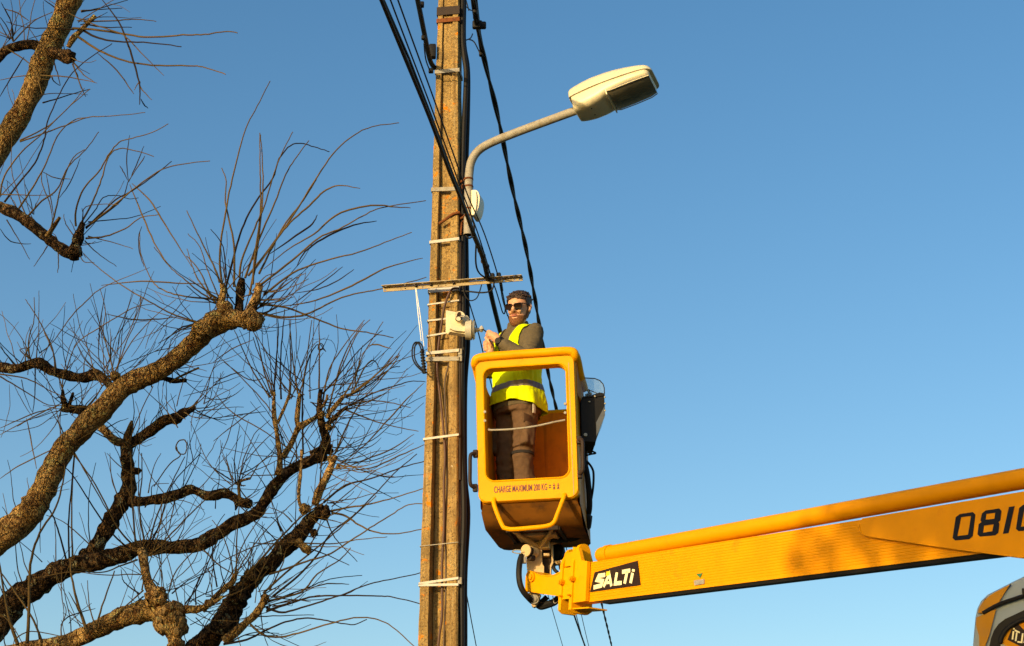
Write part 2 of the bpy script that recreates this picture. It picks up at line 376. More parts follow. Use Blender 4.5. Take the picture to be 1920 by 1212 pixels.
# black service cables up the right-hand face
def ptube(name, pts, r, m, parent, n=8, k=6):
    s = MB(); s.tube([Vector(q) for q in spline([tuple(p) for p in pts], k)], r, n); return s.build(name, m, parent)
def rp(py, dv, off): z = zpole(py); return pole_pt(.5, dv, z) + pux * off
ptube('service_cable', [rp(y, .05 + .01 * math.sin(y), o) for y, o in ((-60, .02), (60, .02), (105, .035), (140, .045), (240, .028), (340, .02), (480, .022), (640, .03), (690, .02), (830, .018), (960, .035), (1080, .022), (1240, .018), (1500, .018), (2050, .018))], .019, M['black'], pole)
ptube('service_cable', [rp(y, .10, o) for y, o in ((-60, .03), (60, .02), (120, .05), (200, .05), (340, .035), (480, .04), (560, .045), (640, .05), (720, .03), (880, .03), (960, .05), (1080, .03), (1240, .03), (2050, .02))], .016, M['black'], pole)
ptube('conduit', [rp(y, .03, .008) for y in (452, 520, 600, 680, 760, 900)], .011, M['darkiron'], pole)
def fp(u, py, v): return pole_pt(u, v, zpole(py))
ptube('face_cable', [fp(.55, 545, -.02), fp(.3, 548, -.03), fp(.08, 575, -.025), fp(-.06, 610, .01), fp(-.14, 640, .02), fp(-.18, 690, .02), fp(-.1, 730, .03), fp(.02, 790, .03), fp(.1, 850, .03), fp(.08, 900, .03), fp(.10, 980, .03), fp(.06, 1060, .03), fp(.08, 1150, .03), fp(-.02, 1260, .03), fp(.05, 1700, .03)], .0085, mat('brown_cable', (.07, .03, .018), .6), pole)
ptube('face_cable', [fp(.18, 680, .03), fp(.05, 720, .04), fp(.12, 800, .04), fp(.15, 900, .045), fp(.13, 1000, .045), fp(.16, 1100, .045), fp(.12, 1240, .045), fp(.12, 1700, .045)], .006, mat('brown_thin_cable', (.06, .035, .02), .6), pole)
# cross-arm: steel angle with holes, tilted with the pole
CY = R(-13); cux = Vector((math.cos(CY), math.sin(CY), 0)); cuy = Vector((-math.sin(CY), math.cos(CY), 0))
cn = -cuy; co = P(850, 530, 10.40)
def CP(px, py): return PL(px, py, co, cn)
arm = MB()
o1 = [(718, 539), (720, 547), (915, 532.5), (915, 524)]
hole = lambda x, y, r: [CP(x + r * math.cos(-a), y + r * math.sin(-a) * .8) for a in [i * math.pi / 4 for i in range(8)]]
arm.prism([CP(*q) for q in [(718, 540), (719, 547.5), (916, 532), (980, 526.5), (980, 519.5), (916, 525.5)]], cuy * .006,
          holes=[hole(x, 544.6 - (x - 718) * .079, 1.5) for x in (722, 760, 793, 822, 836, 850, 945, 965, 974)])
top0 = [CP(718, 538), CP(916, 523.5), CP(980, 517.5)]
top0 = [CP(718, 540), CP(916, 525.5), CP(980, 519.5)]
lip = lambda x, d: CP(x, 540 - (x - 718) * .0758) - cuy * d
arm.prism([lip(718, 0), lip(980, 0), lip(980, .038), lip(718, .038)], UZ * .005, holes=[[lip(x + dx, .019 + dy) for dx, dy in ((-2.2, -.006), (2.2, -.006), (2.2, .006), (-2.2, .006))] for x in (724, 760, 778, 793, 836, 862, 893, 945, 955, 965, 974)])
arm.build('crossarm', M['armsteel'], pole)
mk = MB()
for x in (758, 790, 808, 851, 958, 966, 972):            # bolts, and dark balls drawn as the shade in the lip's holes
    mk.ball(CP(x, 540 - (x - 718) * .084) + cuy * .03 - UZ * .004, .006, seg=8)
for x in (780, 808, 851): mk.cyl(CP(x, 542 - (x - 718) * .08) - cuy * .02, CP(x, 542 - (x - 718) * .08) + cuy * .03, .009, 8)
mk.each('bolt_and_hole_shade', M['darkiron'], pole)
s = MB(); s.tube([CP(780, 542) - cuy * .01, CP(784, 590), CP(790, 640)], .0035, 6); s.tube([CP(781, 542) - cuy * .01, CP(788, 592), CP(795, 650)], .003, 6)
tag(s.build('hanging_cord', M['rope']), 'pair of thin white cords hanging from the left half of the crossarm', 'cord')
coil = thing('cable_coil', 'small black coiled wire with ribbed end clamp hanging left of the pole', 'cable coil', P(793, 665, 10.42))
s = MB()
for dx, rr in ((0, 1.0), (4, .86)):
    q = [(791 + dx, 662), (787 + dx, 648), (780 + dx, 642), (774 + dx, 650), (773 + dx, 668), (778 + dx, 682), (788 + dx, 693), (797, 700)]
    s.tube([P(x, y, 10.42 + .02 * dx) for x, y in spline(q)], .0055, 6)
s.build('loop', M['black'], coil)
s = MB()
for i in range(16):
    t = i / 15; s.tube([P(791 + 5 * t, 656 + 42 * t, 10.43), P(791.2 + 5 * t, 658 + 42 * t, 10.43)], .016 if i % 2 else .009, 8)
s.tube([P(791, 655, 10.43), P(796, 699, 10.43)], .009, 8)
s.build('ribbed_clamp', M['black'], coil)

# ------------------------------------------------------------------ equipment box on the pole
bx = thing('equipment_housing', 'cream box with round socket and grey end cap strapped to the pole', 'electrical box', P(860, 610, 10.36))
bo = P(860, 610, 10.36); byaw = R(12); bux = Vector((math.cos(byaw), math.sin(byaw), 0)); buy = Vector((-math.sin(byaw), math.cos(byaw), 0)); bn = -buy
def BP(px, py, f=0): return PL(px, py, bo + bn * f, bn)
s = MB(); s.prism([BP(*q) for q in [(836.5, 582), (836, 625), (842, 627), (871, 630), (873, 604), (872, 591), (858, 586)]], buy * .012)
s.build('back_plate', M['white'], bx)
s = MB(); s.prism([BP(x, y, .055) for x, y in [(845, 590), (843, 622), (872, 627), (884, 628), (886, 604), (876, 592)]], buy * .05, mi=0)
s.prism([BP(x, y, .075) for x, y in [(844, 611), (844, 616), (852, 620), (872, 622), (872, 611.5), (858, 614)]], buy * .03)
s.build('housing', M['white'], bx)
s = MB(); c0 = BP(860, 597, .05); s.cyl(c0, c0 + bn * .045, .034, 20); s.build('dome', M['white'], bx)
s = MB(); c0 = BP(859.5, 598.5, .09); s.cyl(c0, c0 + bn * .03, .020, 16); c1 = BP(860, 591.5, .10); s.cyl(c1, c1 + bn * .03, .013, 12)
s.build('socket', M['darkiron'], bx)
s = MB(); c0 = BP(859.5, 598.5, .12); s.cyl(c0, c0 + bn * .006, .015, 12); s.build('socket_face', M['white'], bx)
s = MB(); s.tube([BP(862, 593, .12), BP(870, 594, .13), BP(877, 597, .1), BP(881, 600, .05)], .004, 6); s.build('lead', M['grey_cast'], bx)
s = MB(); ca = P(873, 619, 10.33); ad = (bux * .93 - UZ * .02 - buy * .25).normalized()
s.tube([ca, ca + ad * .042, ca + ad * .043, ca + ad * .05, ca + ad * .051, ca + ad * .062], [.066, .070, .058, .058, .070, .062], 24)
s.build('end_cap', M['grey_cast'], bx)
s = MB(); cb = P(889, 619.5, 10.33)
s.cyl(P(884, 620, 10.34), P(891, 619.5, 10.33), .021, 16); s.build('seal_ring', M['black'], bx)
s = MB(); s.tube([P(890, 619.5, 10.33), P(894, 619, 10.33), P(900, 618, 10.33), P(904, 617, 10.32)], [.014, .014, .012, .012], 12)
s.tube([P(902.5, 622, 10.33), P(903, 616, 10.31), P(903, 611.5, 10.31)], [.010, .017, .006], 10)
s.build('cable_gland', M['steelw'], bx)
s = MB(); s.tube([P(904, 617.5, 10.32), P(908, 619.5, 10.29), P(914, 624, 10.24)], .0045, 8); s.build('plug_lead', M['black'], bx)

# ------------------------------------------------------------------ street lamp
lamp = thing('street_lamp', 'cream street lamp head on a curved grey arm clamped to the concrete pole', 'street lamp', P(878, 440, 10.42))
ap = [(877, 441, 10.42), (878, 400, 10.42), (879, 350, 10.42), (880, 325, 10.42), (884, 303, 10.40), (896, 284, 10.38), (918, 269.5, 10.33), (960, 252, 10.25), (1020, 229.5, 10.12), (1090, 204, 9.96)]
s = MB(); s.tube([P(*q) for q in spline(ap, 6)], .030, 18, caps=False); s.tube([P(*q) for q in spline(ap[:3], 4)], .0255, 14, mi=1); s.build('arm', [M['steel'], M['black']], lamp)
s = MB()
for py, ex in ((337, 0), (351, 0), (393, 0), (406, 1)):
    c = P(878.6 if py < 380 else 877.6, py, 10.42); s.tube([c - UZ * .006, c + UZ * .006], .034, 16)
    if py in (337, 406):
        a = rp(py, .06, .0); s.tube([c + Vector((-.02, .0, 0)), a], .010, 8)
        s.tube([c + Vector((-.03, .01, -.03)), rp(py + 10, .03, .02), rp(py + 34, .03, .01)], .007, 6)
s.each('clamp', M['rust'], lamp)
s = MB(); ft = spline([(884, 357, 0), (893, 357, 0), (898, 364, 0), (899, 376, 0), (896, 392, 0), (890, 403, 0), (884, 403, 0)], 4)
fo = P(890, 380, 10.38)
s.prism([PL(x, y, fo, Vector((-.25, -.96, 0)).normalized()) for x, y, _ in ft], Vector((.03, .11, 0)))
s.prism([PL(x * .5 + 444, y * .96 + 15, fo + Vector((-.004, -.016, 0)), Vector((-.25, -.96, 0)).normalized()) for x, y, _ in ft], Vector((.004, .02, 0)))
s.build('fuse_box', M['white'], lamp)
s = MB(); s.tube([P(*q) for q in spline([(884, 404, 10.42), (889, 425, 10.42), (888, 440, 10.42), (880, 447, 10.42), (872, 440, 10.42)], 5)], .006, 6); s.build('lead', M['black'], lamp)
# head in its own frame: a along, s sideways (towards the camera), t up
ha = Vector((.93, -.33, .185)).normalized(); hs = Vector((-.33, -.93, 0)).normalized(); hs = (hs - ha * hs.dot(ha)).normalized(); ht = ha.cross(hs)
if ht.z < 0: ht = -ht
roll = R(4); hs, ht = hs * math.cos(roll) + ht * math.sin(roll), ht * math.cos(roll) - hs * math.sin(roll)
ho = P(1079, 197, 9.98); ha = ha * .94
LL = 0.58
def hring(a, hw, top, bot, ex=3.0, n=32, ins=0):
    out = []
    for j in range(n):
        an = 2 * math.pi * j / n; cx, sx = math.cos(an), math.sin(an)
        x = hw * math.copysign(abs(cx) ** (2 / ex), cx); y = math.copysign(abs(sx) ** (2 / ex), sx) * (top if sx > 0 else bot)
        out.append(ho + ha * a + hs * x + ht * y)
    return out
prof = [(0, .088, .035, .085), (.008, .104, .042, .102), (.10, .118, .05, .112), (.20, .128, .05, .100), (.27, .134, .045, .080), (.42, .138, .035, .062), (.54, .134, .02, .056), (.58, .122, .012, .05), (.595, .10, .006, .035)]
s = MB(); s.loft([hring(*q, 4.5) for q in spline(prof, 4)]); s.build('housing', M['lampbody'], lamp, 50)
s = MB(); s.loft([[ho + ha * a + hs * x + ht * y for x, y in
     [(-w, b0), (-w * .98, b0 + h * .5), (-w * .8, b0 + h * .88), (-w * .4, b0 + h), (0, b0 + h * 1.03), (w * .4, b0 + h), (w * .8, b0 + h * .88), (w * .98, b0 + h * .5), (w, b0)]]
     for a, w, b0, h in spline([(-.015, .07, .0, .05), (-.01, .108, .0, .075), (.05, .122, .002, .09), (.18, .138, .004, .10), (.34, .147, .002, .095), (.48, .146, .0, .075), (.57, .137, -.002, .056), (.605, .118, -.006, .040), (.618, .09, -.006, .022)], 4)])
s.build('lid', M['lampbody'], lamp, 50)
s = MB()
lr = [(a, w, bo_) for a, w, bo_ in ((.27, .118, -.075), (.30, .122, -.084), (.42, .124, -.078), (.54, .120, -.070), (.590, .108, -.060))]
s.loft([[ho + ha * a + hs * x + ht * y for x, y in [(-w, .0), (-w, b0 * .82), (-w * .85, b0), (0, b0 * 1.05), (w * .85, b0), (w, b0 * .82), (w, 0)]] for a, w, b0 in lr])
s.build('lens', M['glassdark'], lamp, 40)
s = MB()
fr = [ho + ha * a + hs * x + ht * y for a, x, y in ((.265, .127, -.05), (.265, .122, -.088), (.265, -.122, -.088), (.265, -.127, -.05))]
s.tube(fr, .0045, 6)
for sg in (1, -1): s.tube([ho + ha * a + hs * (sg * (w + .006)) + ht * (b0 * .86) for a, w, b0 in lr], .0035, 6)
s.build('lens_frame', M['lampbody'], lamp)
s = MB(); s.box(ho - ha * .012 + ht * .035, .03, .09, .03, (ha, hs, ht), .006); s.build('hinge', M['lampbody'], lamp)
s = MB(); s.ball(ho + ha * .12 - ht * .105 + hs * .05, .008, seg=8); s.ball(ho + ha * .12 - ht * .105 - hs * .03, .008, seg=8); s.each('screw', M['darkiron'], lamp)

# ------------------------------------------------------------------ overhead lines: (px, py, height)
def line(pts, r, n=8, k=6, sag=0.0):
    q = [PZ(x, y, z) for x, y, z in spline(pts, k)]      # lines run on overhead towards the viewer and away to the next pole
    if pts[0][1] < 0: q = [q[0] + (q[0] - q[1]).normalized() * 14 + UZ * .2] + q
    if pts[-1][1] > 1250: d = (q[-1] - q[-2]); d.z = 0; q = q + [q[-1] + d.normalized() * 25 + UZ * .6]
    return q
def cable(label, pts, r, m='black'):
    t = thing('overhead_cable', label, 'cable', PZ(*pts[len(pts) // 2]), 'overhead cables at the pole')
    s = MB(); s.tube(line(pts, r), r, 8); s.build('conductor', M[m], t); return t
c1 = cable('thick black cable crossing the front of the pole and running on behind the worker', [(690, -62, 6.1), (715, 0, 6.1), (760, 110, 6.1), (807, 225, 6.1), (842, 320, 6.1), (863, 371, 6.1), (887, 438, 6.1), (906, 490, 6.1), (917, 535, 6.1), (926, 575, 6.08), (945, 650, 6.06), (985, 800, 6.03), (1034, 1000, 6.0), (1066, 1120, 6.0), (1097, 1212, 6.1), (1165, 1400, 6.6)], .0115)
s = MB(); s.tube(line([(888, 440, 6.1), (906, 485, 6.1), (917, 535, 6.1), (926, 575, 6.08), (945, 650, 6.06), (985, 800, 6.03)], 0), .017, 8); s.build('lower_bundle', M['black'], c1)
s = MB(); s.tube([PZ(719, 0, 6.12), PZ(767, 110, 6.12), PZ(810.5, 223, 6.12), PZ(846, 319, 6.12), PZ(866, 370, 6.12), PZ(890, 438, 6.1)], .007, 6); s.build('second_strand', M['black'], c1)
s = MB(); s.tube([P(*q) for q in spline([(893, 450, 10.0), (892, 490, 10.1), (897, 510, 10.2), (910, 521, 10.3), (922, 524, 10.3), (926, 532, 10.3), (921, 545, 10.3), (905, 549, 10.35), (880, 547, 10.4), (866, 546, 10.42)], 5)], .006, 6)
s.tube([P(*q) for q in spline([(869, 543, 10.4), (873, 556, 10.4), (882, 564, 10.4), (893, 560, 10.4), (899, 548, 10.38), (903, 534, 10.36)], 5)], .004, 6); s.each('jumper', M['black'], c1)
s = MB()
for i, (x, y) in enumerate(((900, 470), (903, 480), (906, 490), (910, 500), (913, 512))): s.ball(PZ(x + (i % 2) * 3, y, 6.1), .018, .014, .020, seg=10)
s.tube([PZ(905, 480, 6.11), PZ(915, 520, 6.11)], .012, 8); s.build('strain_clamp', M['darkiron'], c1)
def clampbox(t, x, y, z, sx=.03, sz=.07):
    s = MB(); s.box(PZ(x, y, z), sx, .03, sz, (cux, cuy, UZ), .006); s.each('clamp', M['black'], t)
c2 = cable('thin black line from the top left ending in a loop below the crossarm clamp', [(720, -40, 6.14), (732, 0, 6.14), (806, 195, 6.14), (852, 320, 6.14), (870, 369, 6.14), (896, 438, 6.14), (922, 522, 6.12), (930, 545, 6.1), (937, 568, 6.09), (942, 585, 6.08), (946, 588, 6.07), (947, 575, 6.1), (942, 548, 6.1), (936, 528, 6.12)], .0045)
clampbox(c2, 923, 522, 6.12)
c3 = cable('thin black line passing over the outermost crossarm clamp and down past the sunglasses', [(733, -40, 6.16), (746, 0, 6.16), (816, 193, 6.16), (860, 317, 6.16), (878, 369, 6.16), (908, 438, 6.16), (935, 522, 6.14), (942, 560, 6.12), (951, 590, 6.1), (960, 620, 6.1), (1020, 860, 6.05), (1060, 1020, 6.0), (1085, 1130, 6.0), (1104, 1212, 6.1), (1140, 1350, 6.4)], .0045)
clampbox(c3, 935, 521, 6.14)
s = MB(); s.tube([PZ(939, 532, 6.1), PZ(941, 545, 6.1)], .011, 8); s.build('coupling', M['black'], c3)
c4 = thing('overhead_cable', 'short thick black cable ending in a dead-end clamp on the upper left of the pole', 'cable', P(806, 120, 10.45), 'overhead cables at the pole')
s = MB(); c4p = [P(*q) for q in spline([(770, -60, 9.0), (783, 0, 9.5), (795, 60, 10.0), (806, 112, 10.42), (815, 128, 10.55)], 5)]; s.tube([c4p[0] + (c4p[0] - c4p[1]).normalized() * 14] + c4p, .018, 8); s.build('conductor', M['black'], c4)
s = MB(); s.tube([P(*q) for q in spline([(795, 82, 10.1), (798, 110, 10.3), (804, 128, 10.4), (808, 136, 10.45)], 5)], .005, 6)
s.box(P(811, 97, 10.5), .05, .05, .11, None, .008); s.box(P(808, 133, 10.45), .035, .03, .035, None, .006); s.box(P(791, 9, 9.6), .03, .03, .04, None, .006)
s.box(P(794, 71, 10.0), .03, .03, .03, None, .006); s.each('dead_end_clamp', M['black'], c4)
c5 = thing('overhead_cable', 'twisted black cable passing behind the lamp arm and down behind the basket', 'cable', P(935, 225, 11.8), 'overhead cables at the pole')
q5 = [(878, -60, 7.9), (885, -15, 7.9), (897, 60, 7.9), (910, 120, 7.9), (935, 225, 7.85), (960, 350, 7.8), (985, 460, 7.78), (1003, 560, 7.75), (1013, 620, 7.73), (1028, 700, 7.7), (1045, 775, 7.7), (1097, 1000, 7.7), (1130, 1140, 7.7), (1147, 1212, 7.75), (1175, 1340, 8.0)]
base = line(q5, 0, k=14)
for ph in (0, math.pi):
    s = MB(); pts = []; acc = 0
    for i, p in enumerate(base):
        if i: acc += (base[i] - base[i - 1]).length
        a = acc * 5.2 + ph; pts.append(p + Vector((math.cos(a), 0, math.sin(a))) * .009)
    s.tube(pts, .0115, 7); s.build('strand', M['black'], c5)
s = MB()
for x, y, sx, sz in ((895, 47, .07, .06), (905, 48, .05, .05), (891, 18, .03, .07), (902, 100, .03, .05), (892, 32, .04, .03)): s.box(PZ(x, y, 7.9), sx, .04, sz, None, .01)
s.tube([PZ(889, -20, 7.95), PZ(898, 62, 7.93), PZ(906, 105, 7.9)], .016, 8)
s.each('tap_connector', M['black'], c5)
s = MB()
for q in ([(861, 27, 10.5), (866, 18, 10.6), (873, 13, 10.8), (880, 18, 11), (884, 20, 11.1)], [(862, 90, 10.5), (870, 78, 10.7), (882, 72, 11), (886, 64, 11.1)], [(878, 74, 11), (888, 78, 11), (896, 92, 11), (902, 106, 11)], [(872, -5, 11), (877, 12, 11), (879, 20, 11)], [(861, 5, 10.6), (868, 3, 10.8), (872, -8, 11)]):
    s.tube([P(*w) for w in spline(q, 5)], .005, 6)
s.each('tap_wire', M['black'], c5)
cable('thin black line leaving the pole beside the cream box and passing behind the basket', [(874, 548, 6.08), (882, 575, 6.05), (897, 625, 6.0), (913, 690, 5.95), (960, 870, 5.9), (1000, 1020, 5.9), (1046, 1180, 5.9), (1080, 1300, 6.0)], .0045)
cable('thin black line visible only low down right of the foot of the pole', [(866, 1068, 5.6), (874, 1110, 5.6), (884, 1165, 5.6), (893, 1212, 5.6), (915, 1330, 5.7)], .006)
cable('thin black line emerging below the nose of the boom', [(1044, 960, 5.8), (1064, 1060, 5.8), (1075, 1130, 5.8), (1096, 1212, 5.9), (1120, 1300, 6.0)], .005)

# ------------------------------------------------------------------ boom lift truck: basket, knuckle, boom, cab
BO = Vector((0.0934, 10.0, 4.4393)); BY = R(-11)
kx = Vector((math.cos(BY), math.sin(BY), 0)); ky = Vector((-math.sin(BY), math.cos(BY), 0)); KA = (kx, ky, UZ)
def K(u, v, z): return BO + kx * u + ky * v + UZ * z
lift = thing('boom_lift', 'yellow boom lift with the worker in its basket, ribbed boom and silver truck cab', 'boom lift', (4.3, 4.6, 0))
# --- basket shell
s = MB()
def warp(x, z): return x + 0.012 * (1 - z / .98) + (0.018 * (z / .98) if x < 0 else -0.006 * (z / .98)) * (-1 if x < 0 else 1) * 1.0
def front(pts, v): return [K(warp(x, z), v, z) for x, z in pts]
out = rrect(-.322, .322, 0, .965, .06); win = rrect(-.262, .257, .145, .892, .055)
of, wf = front(out, 0), front(win, 0); ob_, wb = front(out, .05), front(win, .05)
ofi = front([(x * .975, .49 + (z - .49) * .985) for x, z in out], -.014); wfi = front([(x * 1.02, .52 + (z - .52) * 1.015) for x, z in win], -.014)
n = len(out)
o = len(s.v); s.v += of + ofi + wfi + wf + wb + ob_
for i in range(n):
    j = (i + 1) % n
    for a in range(6):
        c = (a + 1) % 6
        s.f.append((o + a * n + i, o + a * n + j, o + c * n + j, o + c * n + i)); s.m.append(0)
s.build('basket_front', M['yellow'], lift, 30)
BASK = lift
s = MB()                                   # tub: rounded walls with thickness, tapering floor
def upath(ins, z):
    hw = .322 - ins - .004 * (1 - z / .98); dp = .72 - ins; r = .07 - ins * .5; pts = [(-hw, .045)]
    for cx, a0 in ((-hw + r, 180), (hw - r, 90)):
        for i in range(9):
            a = R(a0 - 90 * i / 8); pts.append((cx + r * math.cos(a), dp - r + r * math.sin(a)))
    pts.append((hw, .045)); return [K(warp(x, z) * (1 if x < 0 else 1 - .09 * y / .72), y, z) for x, y in pts]
def zfloor(y): return -.095 * min(1, max(0, y - .02) / .16) * 1.18 - .008 * y / .72
Lr = []
outer = []
for t in range(9):
    f = t / 8; base = None 
    ring = []
    for q, p in zip(upath(0, .81 * f), upath(0, .81 * f)):
        y = (q - BO).dot(ky); zz = zfloor(y) * (1 - f) + .81 * f
        ring.append(Vector((q.x, q.y, BO.z + zz)))
    outer.append(ring)
inner = []
for t in range(9):
    f = 1 - t / 8; ring = []
    for q in upath(.03, .81 * f):
        y = (q - BO).dot(ky); zz = (zfloor(y) + .03) * (1 - f) + .81 * f; ring.append(Vector((q.x, q.y, BO.z + zz)))
    inner.append(ring)
s.loft(outer + inner, caps=False, closed=False)
fr_, bk_ = outer[0], inner[-1]
sl = MB()
def floorloft(mb, ring, dz, flip):
    k = len(ring); h = k // 2; rows = []
    L_side = list(ring[:h]); R_side = list(reversed(ring[-h:]))
    ys = [.0, .05, .10, .18, .3, .45, .6, .68, .70]
    hw = .322 - .004 - (.0 if dz < 0 else .014)
    for y in ys:
        w = hw - (.022 if dz < 0 and y < .04 else 0) if y < .66 else (hw - .02 if y < .69 else hw - .05)
        rows.append([K(warp(x, 0) * (1 if x < 0 else 1 - .09 * (y + .02) / .72), y + .02, zfloor(y + .02) + dz) for x in (-w, -w * .5, 0, w * .5, w)])
    mb.loft(rows if not flip else rows[::-1], caps=False, closed=False)
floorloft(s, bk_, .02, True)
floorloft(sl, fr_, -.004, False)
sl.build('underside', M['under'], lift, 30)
# underside lip tying the front plate to the floor
s.build('tub', M['gel'], lift, 50)
s = MB(); s.tube([p + UZ * .006 for p in upath(.012, .81)], .021, 10); s.build('rim', M['yellow'], lift)
s = MB()                                   # padded top rail, wrapping round the corners and down to the rim
tr = [(-.338, .30, .83), (-.34, .16, .87), (-.342, .06, .93), (-.338, .0, .948), (-.30, -.016, .975), (-.1, -.018, .979), (.1, -.018, .979), (.285, -.016, .977), (.318, .0, .95), (.323, .06, .93), (.325, .16, .87), (.327, .30, .83)]
s.tube([K(*q) for q in spline(tr, 6)], .029, 14); s.build('top_rail', M['yellow'], lift)
for sg in (-1, 1):
    s = MB(); x = .325 if sg > 0 else -.337
    s.prism([K(x, y, z) for y, z in ((.02, .70), (.02, .95), (.10, .90), (.30, .82), (.30, .70))], kx * (-.022 * sg)); s.build('side_gusset', M['gel'], lift)
s = MB()                                   # window trim, seam and rivets
tw_ = rrect(-.271, .267, .136, .901, .06, 6)
s.tube(front(tw_ + tw_[:1], -.014), .006, 6); s.build('window_trim', M['yellow'], lift)
s = MB(); s.tube(front([(.288, .02), (.284, .35), (.282, .9)], -.0135), .0022, 6)
for z in (.56, .62): s.tube([K(.252, -.012, z), K(.252, -.024, z)], .009, 8); s.tube([K(-.268, -.012, z - .02), K(-.268, -.024, z - .02)], .009, 8)
s.each('rivet', M['steel'], lift)
s = MB(); s.tube([K(*q) for q in spline([(-.25, .03, .50), (-.24, .015, .487), (-.1, .01, .482), (.05, .01, .492), (.18, .01, .513), (.245, .02, .525)], 6)], .0068, 10)
s.build('gate_bar', M['steel'], lift)
s = MB(); s.tube([K(*q) for q in spline([(-.205, .0, .03), (-.203, -.03, -.02), (-.15, -.035, -.155), (-.125, -.035, -.178), (-.08, -.035, -.186), (.02, -.035, -.183), (.13, -.035, -.176), (.175, -.035, -.155), (.20, -.035, -.10), (.238, -.03, .0), (.24, .0, .03)], 5)], .0145, 12)
s.build('bumper_bar', M['yellow'], lift)
for x, dz, sg in ((-.335, 0, -1), (.345, .05, 1)):          # dark grab handles on both front corners
    s = MB(); z0, z1 = .10 + dz * 1.0, .325 + dz * 1.0
    s.tube([K(*q) for q in spline([(x - .01 * sg, -.015, z0), (x + .012 * sg, -.04, z0 + .008), (x + .02 * sg, -.048, z0 + .035), (x + .02 * sg, -.05, (z0 + z1) / 2), (x + .02 * sg, -.048, z1 - .035), (x + .012 * sg, -.04, z1 - .008), (x - .01 * sg, -.015, z1)], 5)], .0125, 10)
    for z in (z0, z1): s.box(K(x - .006 * sg, -.012, z), .03, .03, .05, KA, .006)
    s.build('grab_handle', M['darkiron'], lift)
# lettering on the front panel
def txt(body, parent, name, m, place, width, height):
    c = bpy.data.curves.new('t', 'FONT'); c.body = body; c.size = 1; c.extrude = 0; c.offset = 0.012
    o_ = bpy.data.objects.new('t', c); COL.objects.link(o_)
    me = bpy.data.meshes.new_from_object(o_.evaluated_get(bpy.context.evaluated_depsgraph_get()))
    bpy.data.objects.remove(o_)
    xs = [v.co.x for v in me.vertices]; ys = [v.co.y for v in me.vertices]
    x0, x1, y0, y1 = min(xs), max(xs), min(ys), max(ys)
    s = MB(); s.add([place((v.co.x - x0) / (x1 - x0) * width, (v.co.y - y0) / (y1 - y0) * height) for v in me.vertices], [tuple(p.vertices) for p in me.polygons])
    bpy.data.meshes.remove(me); return s
tp = lambda x, y: K(-.207 + x, -.0165, .060 + y + .0 * x)
s = txt('CHARGE MAXIMUM 200 KG =', lift, 'lettering', M['red_ink'], tp, .362, .043)
for q in (.382, .408):                       # two little figures of persons
    for pts in ([(0, .030), (0, .016)], [(-.008, .028), (0, .029), (.008, .028)], [(-.004, .002), (-.003, .016)], [(.004, .002), (.003, .016)], [(-.006, .014), (.006, .014)]):
        stroke(s, [tp(q + a, b_) for a, b_ in pts], .0045, ky * -.0004)
    stroke(s, [tp(q - .003, .037), tp(q + .003, .037)], .006, ky * -.0004)
s.build('lettering', M['red_ink'], lift)
# underside recess and struts
s = MB(); 
zf = lambda y: zfloor(y)
s.add([K(-.15, .20, zf(.20) - .004), K(.15, .20, zf(.2) - .004), K(.17, .50, zf(.5) - .004), K(-.17, .50, zf(.5) - .004)], [(0, 1, 2, 3)])
s.box(K(0, .2, zf(.2) - .012), .33, .02, .03, KA, .004); s.box(K(.0, .5, zf(.5) - .012), .36, .02, .03, KA, .004)
for x in (-.165, .165): s.box(K(x, .35, zf(.35) - .012), .02, .30, .025, KA, .004)
s.build('floor_frame', M['darkiron'], lift)
kn = K(.0, .46, -.215)
s = MB()
for a, r in (((-.15, .22, -.115), .014), ((.13, .22, -.115), .012), ((-.13, .44, -.118), .012), ((.14, .52, -.118), .012)):
    s.tube([K(*a), kn + UZ * .03], r, 8)
s.box(kn + UZ * .08 + kx * .03, .07, .05, .12, KA, .006); s.box(K(0, .40, -.128), .26, .16, .02, KA, .004)
s.each('strut', M['beige'], lift)
# control box with clear lid on the right side of the basket
cbo = K(.36, .30, .6); cbn = Vector((.05, -1, 0)).normalized()
def CB(px, py, f=0): return PL(px, py, cbo + cbn * f, cbn)
dv = cbn * -.30
s = MB(); s.prism([CB(x, y, .12) for x, y in ((1089, 752), (1094, 746), (1133, 742), (1134.5, 768), (1117, 829), (1091, 827))], dv * .85)
s.prism([CB(x, y, .128) for x, y in ((1092, 746.5), (1134, 742), (1134, 738), (1124, 736), (1110, 741), (1092, 744))], dv * .88)
s.build('control_box', M['black'], lift, 30)
s = MB(); s.prism([CB(x, y, .125) for x, y in ((1118, 792), (1134, 761), (1134.5, 779), (1118.5, 818))], dv * .86); s.build('box_side_panel', M['grey_cast'] if False else mat('dark_grey_panel', (.09, .10, .11), .4), lift)
s = MB(); ol = [(1084, 742), (1083.5, 714), (1087, 710), (1097, 709), (1115, 710), (1125, 714), (1131, 721), (1133, 728), (1133.5, 738), (1125, 736), (1110, 741), (1094, 745)]
F0 = [CB(x, y, .12) for x, y in ol]; B0 = [p + dv * .8 for p in F0]; k = len(ol)
tbx = MB(); tbx.tube(F0[:9], .0035, 6); tbx.tube(B0[:9], .0035, 6); tbx.each('lid_edge', M['black'], lift)
s.add(F0 + B0, [tuple(range(k)), tuple(reversed(range(k, 2 * k)))] + [(i, (i + 1) % k, (i + 1) % k + k, i + k) for i in range(k)]); s.build('clear_lid', M['visor'], lift, 25)
s = MB(); s.tube([CB(1104, 742, 0), CB(1104, 734, 0)], .006, 8); s.ball(CB(1104, 733, 0), .011, seg=8); s.tube([CB(1098, 742, 0), CB(1109, 738, 0)], .010, 8)
s.build('joystick', M['black'], lift)
s = MB()
